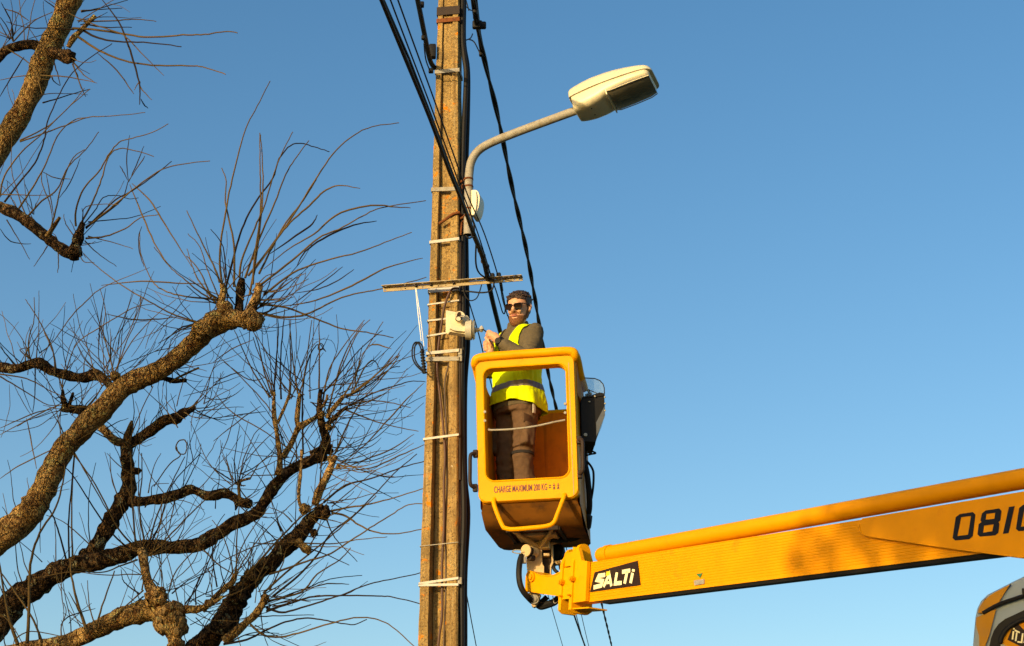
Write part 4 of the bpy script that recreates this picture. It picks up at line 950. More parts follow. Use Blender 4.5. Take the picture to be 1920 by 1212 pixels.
# lips as soft ridges of their own colour
s = MB()
s.tube([HT((x, -.0965 - .005 * math.cos(x * 60), .071 - 2.0 * x * x)) for x in (-.024, -.014, -.005, .005, .014, .024)], [.001, .0032, .0038, .0038, .0032, .001], 8)
s.tube([HT((x, -.0970 - .005 * math.cos(x * 60), .060 + 4.0 * x * x)) for x in (-.022, -.012, 0, .012, .022)], [.001, .004, .0048, .004, .001], 8)
s.build('lips', M['lip'], man)
# hair and beard as shells that follow the skull
def shell(name, m, keep, add, zs, parent=man, na=72, bump=.004, freq=60):
    s = MB(); idx = {}
    pts = [[None] * na for _ in zs]
    for i, z in enumerate(zs):
        for j in range(na):
            an = 2 * math.pi * j / na; ad = add(z, an); p = hpt(min(z, .247), an, ad)
            p.z = z + (max(0, ad) * max(0, (z - .19)) / .06)
            q = p + Vector((1, 1, 1)) * (bump * noise.noise(p * freq)); pts[i][j] = HT(q)
    vs = [p for r in pts for p in r]; fs = []
    for i in range(len(zs) - 1):
        for j in range(na):
            if keep((zs[i] + zs[i + 1]) / 2, 2 * math.pi * (j + .5) / na): fs.append((i * na + j, i * na + (j + 1) % na, (i + 1) * na + (j + 1) % na, (i + 1) * na + j))
    if zs[-1] > .24: fs.append(tuple((len(zs) - 1) * na + j for j in range(na)))
    s.add(vs, fs)
    used = sorted({i for f in s.f for i in f}); mp = {o: n for n, o in enumerate(used)}
    s.v = [s.v[i] for i in used]; s.f = [tuple(mp[i] for i in f) for f in s.f]
    return s.build(name, m, parent, 80)
def hairkeep(z, an):
    fr = math.sin(an)                          # 1 front, -1 back
    if fr > .55: lim = .196 - .010 * abs(math.cos(an)) * 2
    elif fr > .15: lim = .19 - (.55 - fr) * .20
    elif fr > -.05: lim = .105
    elif fr > -.3: lim = .165 if False else .14
    else: lim = .055
    return z > lim
shell('hair', M['hair'], hairkeep, lambda z, an: .003 + .007 * max(0, min(1, (z - .15) / .05)) + .004 * max(0, -math.sin(an)), [.05 + i * .0085 for i in range(21)] + [.2285, .2345, .239, .243, .2465, .249], bump=.0055, freq=55)
s = MB(); rnd = random.Random(3)               # loose locks along the fringe and crown
for i in range(110):
    an = rnd.uniform(0, 2 * math.pi); z = rnd.uniform(.17, .245)
    if math.sin(an) > .4 and z < .2: z = .205
    p = hpt(min(z, .246), an, .004 + .009 * max(0, min(1, (z - .15) / .05)) * .6); d = Vector((rnd.uniform(-1, 1), rnd.uniform(-.9, .5), rnd.uniform(-.1, .9))).normalized()
    o_ = (p - Vector((0, 0, .13))).normalized()
    q = [p - o_ * .002, p + o_ * .001 + d * .009, p - o_ * .002 + d * .018]
    s.tube([HT(w) for w in q], [.0060, .0055, .0035], 6)
s.build('hair_locks', M['hair'], man)
def beardkeep(z, an):
    fr = math.sin(an); ax_ = abs(math.cos(an))
    if fr < -.1: return False
    if fr < .12: return .035 < z < .12
    if fr < .55: return z < .075 - (fr - .12) * .03 or (fr < .25 and z < .11)
    if ax_ < .62 and .078 < z < .092: return True        # moustache
    if ax_ < .33 and .046 < z < .080: return False
    return z < .066
shell('beard', M['beard'], beardkeep, lambda z, an: .0030 + .0025 * max(0, math.sin(an)) * (1 if z < .05 else .3), [-.011 + i * .004 for i in range(34)], bump=.0018, freq=160)
# sunglasses
s = MB()
for sg in (1, -1):
    lens = []
    for x, z in rrect(.008, .062, .108, .146, .012, 5):
        lens.append(HT((sg * (x + .0), -.1085 + 2.6 * x * x, z + .05 * x)))
    nrm = (HT((sg * .03, -1, .12)) - HT((sg * .03, 0, .12))).normalized()
    s.prism(lens, -nrm * .004)
s.build('sunglasses', mat('dark_lens', (.012, .005, .005), .12, spec=.05), man, 30)
s = MB()
for sg in (1, -1):
    fr_ = [HT((sg * x, -.1105 + 2.6 * x * x, z + .05 * x)) for x, z in rrect(.007, .063, .107, .147, .012, 4)]
    s.tube(fr_ + fr_[:1], .0028, 6)
    s.tube([HT((sg * .064, -.099, .146)), HT((sg * .0765, -.085, .146)), HT((sg * .081, -.03, .145)), HT((sg * .083, .01, .143))], .0034, 6)
s.tube([HT((-.008, -.1105, .135)), HT((0, -.1125, .137)), HT((.008, -.1105, .135))], .003, 6)
s.build('sunglass_frame', M['black'], man)
# fleece jacket
s = MB()
s.loft([tring(z, .012, wr=.05) for z in ZR])
s.tube([Vector((0, .014, 1.45)), Vector((0, .010, 1.495)), Vector((0, .004, 1.535))], [.088, .079, .074], 28)
for S_, E_, W_, sd in ((LSh, LEl, LWr, 1), (RSh, REl, RWr, 2)):
    pts = [S_ + Vector((.0, 0, .005)), S_.lerp(E_, .25), S_.lerp(E_, .5), S_.lerp(E_, .75), E_, E_.lerp(W_, .2), E_.lerp(W_, .4), E_.lerp(W_, .6), E_.lerp(W_, .8), E_.lerp(W_, .93)]
    s.tube(pts, [.064, .066, .063, .061, .062, .057, .052, .047, .044, .038], 20); s.ball(S_, .066)
    for t in (.62, .74, .88): s.tube([S_.lerp(E_, t), S_.lerp(E_, t + .05)], .068, 16)
    for t in (.08, .2, .33, .5, .66): s.tube([E_.lerp(W_, t), E_.lerp(W_, t + .035)], .0605 - .02 * t, 16)
jk = s.remeshed('jacket', [M['jacket'], M['jacketdark']], man, .008, 2, .016, .05, post=lambda c: 1 if (min((c - (LEl.lerp(LWr, t))).length for t in (.0, .15)) < .075 and c.z < LEl.z + .03) else 0)
s = MB()
for W_, E_ in ((LWr, LEl), (RWr, REl)):
    d = (W_ - E_).normalized(); s.tube([W_ - d * .030, W_ - d * .004], [.036, .034], 18)
s.each('cuff', M['jacketdark'], man)
s = MB(); d = (LWr - LEl).normalized(); s.tube([LWr - d * .012, LWr + d * .012], .0375, 18); fd = (L_(CAM) - LWr).normalized(); fd = (fd - d * fd.dot(d)).normalized()
s.tube([LWr + fd * .032 , LWr + fd * .046], .021, 16); s.build('watch', M['black'], man)
# vest: shell round the torso with armholes and a V neck
n = 180; zs = [.845 + i * .0105 for i in range(34)] + [1.202 + i * .0045 for i in range(62)]
def vadd(z, an): return .020 + .014 * max(0, (1.05 - z) / .2) + .009 * noise.noise(Vector((math.cos(an) * 3, math.sin(an) * 3, z * 6))) + .005 * noise.noise(Vector((math.cos(an) * 8, math.sin(an) * 8, z * 22 + math.cos(an) * 9)))
def pushout(p):
    for S_ in (LSh, RSh):
        d = p - S_ - Vector((0, 0, .005))
        if d.length < .088 and d.z > -.02: p = S_ + Vector((0, 0, .005)) + d.normalized() * .088
    return p
def vring(z, extra=0):
    out = []; hw, hd, cy = tr_at(z)
    for j in range(n):
        an = 2 * math.pi * j / n; c, s_ = math.cos(an), math.sin(an); ad = vadd(z, an) + extra; e = 2.4
        zz = z
        if z < 1.0: zz = z + (1.0 - z) * .35 * max(0, -s_) - (1.0 - z) * .15 * max(0, s_)
        fold = .009 * math.sin(an * 7 + z * 4) * max(0, (1.1 - z) / .2)
        out.append(pushout(Vector(((hw + ad + fold) * math.copysign(abs(c) ** (2 / e), c), (hd + ad + fold) * math.copysign(abs(s_) ** (2 / e), s_) + cy, zz))))
    return out
rr = [vring(z) for z in zs]; vs = [p for r in rr for p in r]; fs = []
def vkeep(p):
    for S_ in (LSh, RSh):
        sg = 1 if S_.x > 0 else -1
        d = ((p.y - S_.y - .005) / .098) ** 2 + ((p.z - 1.372) / .125) ** 2
        if d < 1 and p.x * sg > .085: return False
        if p.z > 1.40 and p.x * sg > .118: return False
    if p.z > 1.318 or (p.y < .02 and abs(p.x) > .128 and p.z > 1.318 - (abs(p.x) - .128) * 2.4): return False
    if p.y < 0 and p.z > 1.20 and abs(p.x) < (p.z - 1.20) * .36: return False
    if p.z > 1.50 or abs(p.x) < .07 and p.z > 1.44 and p.y < .0: return False
    return True
for i in range(len(zs) - 1):
    for j in range(n):
        q = (i * n + j, i * n + (j + 1) % n, (i + 1) * n + (j + 1) % n, (i + 1) * n + j)
        if vkeep(sum((vs[k] for k in q), Vector()) / 4): fs.append(q)
s = MB(); s.add(vs, fs); used = sorted({i for f in s.f for i in f}); mp = {o: k for k, o in enumerate(used)}
s.v = [s.v[i] for i in used]; s.f = [tuple(mp[i] for i in f) for f in s.f]
vest = s.build('vest', M['vest'], man, 80)
from mathutils.bvhtree import BVHTree
bv = BVHTree.FromPolygons([v.co for v in jk.data.vertices], [p.vertices for p in jk.data.polygons])
for sg in (1, -1):
    s = MB(); rows = []
    for i in range(49):
        ph = R(-22 + 224 * i / 48); sf = max(0, math.sin(ph)); row = []
        x0 = .050 + .030 * sf; x1 = .132 + .006 * sf
        for j in range(11):
            x = sg * (x0 + (x1 - x0) * j / 10); d = Vector((0, -math.cos(ph), math.sin(ph))); o_ = Vector((x, .01, 1.36))
            h = bv.ray_cast(o_, d); r = h[3] if h[0] is not None else .1
            row.append(o_ + d * (r + .010 + .004 * math.sin(j / 10 * math.pi)))
        rows.append(row)
    for _ in range(3):
        rows = [rows[0]] + [[(rows[i - 1][j] + rows[i][j] * 2 + rows[i + 1][j]) / 4 for j in range(11)] for i in range(1, 48)] + [rows[48]]
    s.loft(rows, caps=False, closed=False); o_ = s.build('shoulder_strap', M['vest'], man, 80); o_.parent = vest
    q = o_.modifiers.new('t', 'SOLIDIFY'); q.thickness = .004; q.offset = 0
    s = MB(); s.tube([r[0] for r in rows[:34]], .0055, 6); o_ = s.build('neck_edging', M['reflect'], man); o_.parent = vest
sm = vest.modifiers.new('t', 'SOLIDIFY'); sm.thickness = .004; sm.offset = 1
s = MB()                                       # grey reflective band round the waist, and the pale edging at the neck
zz = [.988, 1.0, 1.012, 1.024, 1.036]
s.loft([vring(z, .006) for z in zz], caps=False); bnd = s.build('reflective_band', M['reflect'], man, 80); bnd.parent = vest
# trousers
s = MB()
s.loft([tring(z, .006) for z in (.83, .86, .9, .95, .98)])
for h, k, a, sd in zip(HIP, KNE, ANK, (1, 2)):
    pts = [h + Vector((0, 0, .02)), h.lerp(k, .2), h.lerp(k, .45), h.lerp(k, .7), k, k.lerp(a, .25), k.lerp(a, .5), k.lerp(a, .8), a + Vector((0, 0, -.03))]
    s.tube(pts, [.096, .093, .085, .078, .073, .071, .069, .067, .067], 24)
    for t, r in ((.80, .079), (.93, .078)): s.tube([h.lerp(k, t), h.lerp(k, t + .05)], r, 20)
    for t, r in ((.06, .0765), (.30, .075), (.62, .073)): s.tube([k.lerp(a, t), k.lerp(a, t + .06)], r, 20)
    sgx = 1 if h.x > 0 else -1
    s.box(h.lerp(k, .60) + Vector((sgx * .07, -.035, 0)), .075, .10, .17, None, .02)
trs = s.remeshed('trousers', M['trousers'], man, .009, 4, .020, .045)
s = MB(); s.tube([KNE[0] + Vector((0, .0,   .055)), KNE[0] + Vector((0, 0, .035))], .0835, 20); o_ = s.build('knee_strap', M['trouserdark'], man); o_.parent = trs
s = MB(); h = HIP[0].lerp(KNE[0], .42); s.box(h + Vector((.086, -.055, .03)), .012, .085, .065, None, .008); o_ = s.build('pocket_flap', M['trousers'], man); o_.parent = trs
s = MB(); s.box(HIP[0] + Vector((.112, -.03, -.055)), .008, .028, .10, None, .003); o_ = s.build('pocket_rule', M['steelw'], man); o_.parent = trs
s = MB()
for a in ANK:
    s.tube([a + Vector((0, 0, .08)), a + Vector((0, .005, 0)), a + Vector((0, .01, -.04))], [.060, .058, .056], 16)
    s.tube([a + Vector((0, .05, -.045)), a + Vector((0, -.04, -.04)), a + Vector((0, -.12, -.05)), a + Vector((0, -.17, -.058))], [.042, .052, .050, .032], 16)
s.remeshed('boots', M['trouserdark'], man, .01, 4)

# ------------------------------------------------------------------ pollarded tree on the left
tree = thing('pollard_tree', 'bare pollarded tree with knobbly lichened limbs and sprays of long thin twigs', 'tree', (P(-420, 1400, 12.8).x, P(-420, 1400, 12.8).y, 0))
CR = {1: (0, 0, 2.425), 2: (350, 150, 2.424), 3: (0, 500, 2.424), 4: (400, 600, 3.029), 5: (0, 850, 3.3475), 6: (380, 850, 3.348), 0: (0, 0, 1)}
def X(c, pts): a, b, k = CR[c]; return [(a + p[0] / k, b + p[1] / k) for p in pts]
rt = random.Random(11)
def wood(mb, c, pts, rad, Y0, Y1, mi=0, lump=.16, k=7, n=14, pre=()):
    q = list(pre) + X(c, pts); m = len(q)
    rs = [rad[0] + (rad[1] - rad[0]) * i / (m - 1) for i in range(m)] if len(rad) == 2 else list(rad)
    sc = CR[c][2]
    full = spline([(x, y, Y0 + (Y1 - Y0) * i / (m - 1), rs[i] / sc) for i, (x, y) in enumerate(q)], k)
    ALLW.extend((x, y, r) for x, y, Y, r in full)
    SPR.extend((x, y, Y, r) for x, y, Y, r in full if r > 7 and -20 < x < 760 and -20 < y < 1230)
    ctr = [P(x, y, Y) for x, y, Y, r in full]; rr = [max(.004, r * (.88 if r > 9 else .95)) * m_px(Y, P(x, y, Y).z) for x, y, Y, r in full]
    o = len(mb.v); mb.tube(ctr, rr, n, mi)
    for i, (p, r) in enumerate(zip(ctr, rr)):
        for j in range(n):
            v = mb.v[o + i * n + j]; d = v - p
            w = noise.noise(v * (3.0 / max(.06, r) * .1 + 4)) * lump * 1.6 + noise.noise(v * 22) * lump * .8 + noise.noise(v * 60) * lump * .35
            mb.v[o + i * n + j] = p + d * (1 + w)
    return ctr
def knob(mb, c, x, y, r, Y, mi=0, nub=6):
    a, b, k = CR[c]; p = P(a + x / k, b + y / k, Y); R_ = r / k * m_px(Y, p.z); o = len(mb.v)
    mb.ball(p, R_, seg=14, mi=mi)
    for i in range(o, len(mb.v)):
        d = mb.v[i] - p; mb.v[i] = p + d * (1 + .45 * noise.noise(mb.v[i] * (1.6 / R_)) + .2 * noise.noise(mb.v[i] * (4 / R_)))
    for i in range(nub):
        d = Vector((rt.uniform(-1, 1), rt.uniform(-1, .4), rt.uniform(-.8, 1))).normalized(); q = p + d * R_ * .9; r2 = R_ * rt.uniform(.28, .5)
        o = len(mb.v); mb.tube([q, q + d * r2 * .7, q + d * r2 * .75], [r2, r2 * .85, r2 * .4], 8, mi)
def twig(mb, c, pts, Y0, Y1, r0=2.1, r1=.75, mi=None, k=5, jit=.55):
    q = X(c, pts) if c else pts; m = len(q)
    if mi is None: mi = 0 if rt.random() < .7 else 1
    full = spline([(x, y, Y0 + (Y1 - Y0) * i / (m - 1)) for i, (x, y) in enumerate(q)], k); jit = jit if k > 3 else jit * .5; N_ = len(full); out = []; rs = []; x0, y0 = q[0]
    loose = not any((x0 - a) ** 2 + (y0 - b_) ** 2 < (r + 14) ** 2 for a, b_, r in ALLW)
    for i, (x, y, Y) in enumerate(full):
        t = i / (N_ - 1); p = P(x + rt.uniform(-jit, jit) * min(1, t * 4), y + rt.uniform(-jit, jit) * min(1, t * 4), Y); out.append(p); rs.append(((r0 + (r1 - r0) * t ** .7) if not loose else (r1 * .8 + (r0 * .75 - r1 * .8) * math.sin(math.pi * t))) * m_px(Y, p.z))
    mb.tube(out, rs, 5, mi)
    return full
def fan(mb, x, y, cnt, a0, a1, l0, l1, Y, dY=.6, bend=.5, r0=1.5, r1=.5, spread=3, up=0.0):   # px; angle in degrees, 0 = right, 90 = up
    cnt = int(cnt * .45 + .5); l0 *= 1.15; l1 *= 1.3; spread *= 2.2
    for i in range(cnt):
        a = R(a0 + (a1 - a0) * (i + rt.random()) / cnt); l = rt.uniform(l0, l1) * rt.uniform(.7, 1.0); bd = (R(90) - a if -1.2 < a < 4.4 else 0) * rt.uniform(.1, .65) + R(rt.uniform(-1, 1) * 60 * bend) + up * R(20)
        x0, y0 = x + rt.uniform(-spread, spread), y + rt.uniform(-spread, spread); pts = [(x0, y0)]; n = 5
        for j in range(n):
            a2 = a + bd * (j / n) + R(rt.uniform(-7, 7)); x0 += math.cos(a2) * l / n; y0 -= math.sin(a2) * l / n; pts.append((x0, y0))
        ye = Y + rt.uniform(-dY, dY)
        if x0 > 780: ye = max(ye, 11.4)
        f = twig(mb, 0, pts, Y, ye, r0 * rt.uniform(.8, 1.15), r1, k=3)
        if rt.random() < .35 and l > 60:
            q = f[len(f) // 2]; sa = a + bd * .5 + R(rt.choice((-1, 1)) * rt.uniform(20, 45)); sl = l * rt.uniform(.2, .4)
            twig(mb, 0, [(q[0], q[1]), (q[0] + math.cos(sa) * sl * .5, q[1] - math.sin(sa) * sl * .5), (q[0] + math.cos(sa + bd) * sl, q[1] - math.sin(sa + bd) * sl)], q[2], ye, r0 * .6, r1 * .8, k=3)
BK = [M['bark'], M['bark2']]; TWM = [M['twig'], M['twigdark']]
SPR = []; ALLW = []
def sprouts(mb):                     # stray shoots all along a limb
    for x, y, Y, r in SPR:
        if rt.random() > .19: continue
        a = R(rt.gauss(80, 42)); x0, y0 = x, y - r * .5; l = rt.choice((rt.uniform(25, 80), rt.uniform(60, 190))); bd = R(rt.uniform(-50, 50)); pts = [(x0, y0)]; n = 6
        for j in range(n):
            a2 = a + bd * j / n + R(rt.uniform(-8, 8)); x0 += math.cos(a2) * l / n; y0 -= math.sin(a2) * l / n; pts.append((x0, y0))
        if x0 > 770: continue
        twig(mb, 0, pts, Y, Y + rt.uniform(-.5, .4), rt.uniform(.8, 1.5), .5, k=3)
def limb_part(name, mats, fn, fnt):
    SPR.clear(); b = MB(); fn(b); o = b.build(name, mats, tree, 70); t = MB(); fnt(t); sprouts(t)
    if t.f: w = t.build('twigs', TWM, tree, 80); w.parent = o; w.matrix_parent_inverse = Matrix.Identity(4)
# trunk (out of frame to the left)
b = MB(); tb = P(-420, 1400, 12.8)
b.tube([Vector((tb.x - .1, tb.y, -.1)), Vector((tb.x, tb.y, .6)), Vector((tb.x + .05, tb.y, 1.6)), Vector((tb.x, tb.y, 2.6)), tb + Vector((0, 0, .35))], [.62, .46, .40, .40, .34], 20)
b.build('trunk', M['bark'], tree)

# limb U: steep limb at the top left
def U(b):
    wood(b, 1, [(-120, 860), (-10, 680), (60, 570), (130, 450), (170, 350), (215, 230), (270, 120), (315, 10), (345, -60)], [62, 60, 58, 56, 56, 58, 56, 56, 58], 12.6, 12.0, 0, pre=[(-400, 1330), (-300, 1000), (-200, 700)] and [], lump=.12)
    wood(b, 0, [(138, -12), (165, -80), (190, -190), (205, -330), (198, -470)], [23, 21, 17, 12, 5], 12.05, 11.9, 0)
    wood(b, 0, [(-420, 1380), (-320, 1050), (-200, 720), (-100, 440), (-50, 355)], [60, 50, 40, 30, 26], 12.8, 12.6, 0)
    wood(b, 1, [(-30, 285), (20, 235), (80, 212), (150, 205), (200, 230)], [30, 26, 26, 26, 24], 12.3, 12.2, 1)
    wood(b, 1, [(230, 235), (285, 250), (315, 262)], [34, 34, 32], 12.1, 12.0, 1, lump=.25); knob(b, 1, 312, 262, 32, 12.0, 1, 2)
    wood(b, 1, [(310, 215), (330, 180), (365, 140), (400, 105), (433, 72)], [11, 13, 12, 11, 11], 12.05, 12.0, 0, n=8)
def Ut(t):
    for p in ([(330, 130), (420, 135), (560, 155), (680, 170), (830, 160), (930, 158), (1020, 145), (1080, 150)], [(380, 140), (450, 175), (540, 190), (680, 195), (825, 213)],
              [(350, 165), (450, 230), (560, 275), (690, 298), (850, 300), (920, 305), (1025, 338)], [(465, 0), (540, 100), (585, 210), (610, 290), (635, 390), (635, 475)]): twig(t, 1, p, 12.0, 11.6, 2.6, 1.0)
    for p in ([(370, 50), (450, 40), (580, 0)], [(380, 100), (520, 95), (620, 88), (710, 98)], [(390, 110), (480, 125), (600, 125)], [(0, 365), (110, 345), (230, 345), (330, 355), (440, 378)], [(60, 190), (150, 100), (240, 55)],
              [(20, 215), (100, 265), (160, 320), (190, 430)], [(90, 645), (180, 615), (300, 570), (400, 535), (520, 528), (660, 512)], [(195, 468), (290, 440), (410, 405)], [(90, 640), (225, 570), (320, 480), (385, 400)],
              [(220, 0), (330, 70), (450, 120), (560, 160), (640, 240), (745, 345)], [(440, 240), (530, 320), (610, 430)], [(60, 190), (30, 120), (0, 80)], [(200, 0), (260, 40), (330, 80)], [(330, 290), (370, 400), (390, 440)], [(335, 285), (380, 340), (430, 375)],
              [(370, 55), (440, 45), (555, 38)], [(335, 135), (230, 130), (120, 125), (30, 100)], [(60, 190), (50, 100), (10, 20)], [(130, 95), (80, 60), (20, 40)], [(0, 440), (40, 370), (90, 290), (110, 260)], [(240, 270), (260, 330), (275, 390)], [(235, 350), (245, 370), (270, 390)], [(610, 410), (635, 370), (640, 400), (690, 455)], [(640, 450), (655, 475), (672, 492)]): twig(t, 1, p, 12.0, 12.0 + rt.uniform(-.4, .4), 1.7, .7)
    fan(t, 190, -250, 30, 20, 160, 80, 200, 11.95, spread=20); fan(t, 198, -440, 30, 10, 170, 80, 200, 11.9, spread=8)
    fan(t, 20, 70, 14, 60, 170, 40, 110, 12.1, r0=1.2); fan(t, 150, 45, 9, -15, 40, 40, 110, 12.0, r0=1.1); fan(t, 130, 110, 6, -70, -20, 25, 60, 12.0, r0=1.0)
limb_part('limb', BK, U, Ut)

def V(b):
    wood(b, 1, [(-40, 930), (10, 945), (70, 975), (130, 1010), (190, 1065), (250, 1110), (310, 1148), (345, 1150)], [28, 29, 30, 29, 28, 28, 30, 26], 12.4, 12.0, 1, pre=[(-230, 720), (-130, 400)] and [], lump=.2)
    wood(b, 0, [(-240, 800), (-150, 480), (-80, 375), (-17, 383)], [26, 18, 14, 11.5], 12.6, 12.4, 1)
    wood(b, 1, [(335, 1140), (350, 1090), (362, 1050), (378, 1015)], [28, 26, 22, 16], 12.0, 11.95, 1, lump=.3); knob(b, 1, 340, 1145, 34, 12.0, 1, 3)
    wood(b, 1, [(215, 1075), (235, 1045), (255, 1015), (272, 990)], [14, 11, 9, 8], 12.1, 12.0, 0, n=8)
def Vt(t):
    for p in ([(20, 920), (80, 840), (160, 740), (200, 640), (215, 560), (260, 450), (330, 330), (430, 250), (510, 200)], [(85, 950), (150, 850), (210, 740), (260, 620), (330, 550), (400, 535)], [(125, 985), (190, 915), (260, 860), (310, 760), (390, 680), (450, 600)],
              [(225, 1060), (250, 970), (270, 880), (310, 760), (340, 710), (385, 680)], [(0, 890), (20, 800), (100, 690), (190, 610), (300, 500), (410, 405)], [(345, 1030), (345, 960), (380, 860), (450, 780), (490, 710), (540, 650), (600, 630), (700, 600), (765, 565)],
              [(360, 1030), (420, 920), (460, 820), (490, 720), (530, 680), (590, 680), (700, 712)], [(390, 1040), (460, 970), (540, 900), (600, 870), (700, 800), (780, 735)], [(400, 1030), (500, 950), (620, 850), (740, 770), (840, 745), (955, 732)], [(390, 1035), (500, 955), (560, 900), (580, 830)],
              [(590, 840), (640, 960), (700, 1100), (770, 1212)], [(600, 835), (680, 910), (750, 1020), (870, 1212)], [(390, 1085), (480, 1075), (570, 1040), (640, 990), (720, 978)]): twig(t, 1, p, 12.0, 12.0 + rt.uniform(-.5, .3), 2.1, .8)
    for p in ([(380, 1020), (430, 960), (470, 900), (530, 890), (590, 905), (630, 900)], [(585, 830), (575, 720), (590, 615)], [(585, 830), (620, 750), (655, 665)], [(580, 830), (640, 740), (660, 710)], [(400, 1075), (500, 1100), (605, 1132)], [(385, 1095), (440, 1150), (530, 1212)],
              [(0, 885), (120, 888), (240, 890)], [(210, 790), (230, 900), (245, 980)], [(190, 780), (250, 810), (320, 815)], [(365, 720), (320, 830), (270, 900)], [(195, 770), (190, 830), (230, 940), (240, 1020)], [(30, 1000), (90, 1100), (135, 1180)], [(0, 1040), (50, 1100), (140, 1110)], [(215, 1120), (190, 1160), (155, 1212)], [(265, 1150), (265, 1212), (262, 1240)],
              [(360, 1150), (380, 1190), (430, 1195)], [(340, 1080), (300, 1020), (290, 975)], [(645, 1030), (630, 1080), (635, 1150), (655, 1212)], [(580, 820), (560, 780), (545, 755)], [(380, 1030), (390, 940), (540, 930)], [(400, 1010), (500, 1000), (620, 985), (730, 938)]): twig(t, 1, p, 12.0, 12.0 + rt.uniform(-.4, .4), 1.4, .6)
    fan(t, 60, 400, 8, 30, 150, 20, 70, 12.1, r0=1.0); fan(t, 148, 455, 8, -150, 60, 20, 60, 12.0, r0=1.0)
limb_part('limb', BK, V, Vt)

# limb A: the big sunlit limb
def A(b):
    wood(b, 3, [(-40, 1260), (60, 1190), (140, 1110), (190, 1030), (240, 920), (300, 820), (370, 740), (460, 650), (560, 550), (680, 490), (760, 450), (850, 380), (920, 310), (1000, 255), (1060, 240)],
         [78, 78, 74, 66, 60, 58, 58, 58, 57, 52, 50, 50, 52, 54, 52], 12.4, 11.7, 0, pre=[] , lump=.12)
    wood(b, 0, [(-420, 1390), (-250, 1250), (-120, 1130), (-16, 1020)], [50, 40, 34, 32], 12.8, 12.4, 0)
    wood(b, 2, [(80, 1140), (140, 1085), (200, 1080), (260, 1092), (320, 1075)], [52, 50, 46, 46, 36], 11.72, 11.6, 0, lump=.2)
    knob(b, 2, 300, 1095, 46, 11.6, 0, 5); knob(b, 2, 170, 1050, 40, 11.65, 0, 4)
    wood(b, 2, [(160, 1070), (160, 1010), (165, 960), (160, 925)], [24, 20, 16, 13], 11.65, 11.6, 0, n=10, lump=.2)
    wood(b, 2, [(235, 1070), (240, 1000), (245, 940), (252, 905)], [26, 24, 22, 18], 11.75, 11.75, 1, n=10, lump=.2)
    wood(b, 2, [(262, 1085), (300, 1025), (325, 970), (330, 925)], [28, 24, 20, 17], 11.6, 11.55, 0, n=10, lump=.25)
    wood(b, 3, [(690, 515), (740, 508), (790, 520), (845, 518)], [14, 13, 12, 11], 12.1, 12.0, 1, n=8)
    wood(b, 3, [(770, 530), (800, 510), (850, 485), (905, 460)], [4, 5, 5, 5], 12.0, 12.0, 0, n=6)
    knob(b, 3, 522, 498, 22, 12.0, 0, 4); knob(b, 3, 910, 290, 42, 11.72, 0, 4)
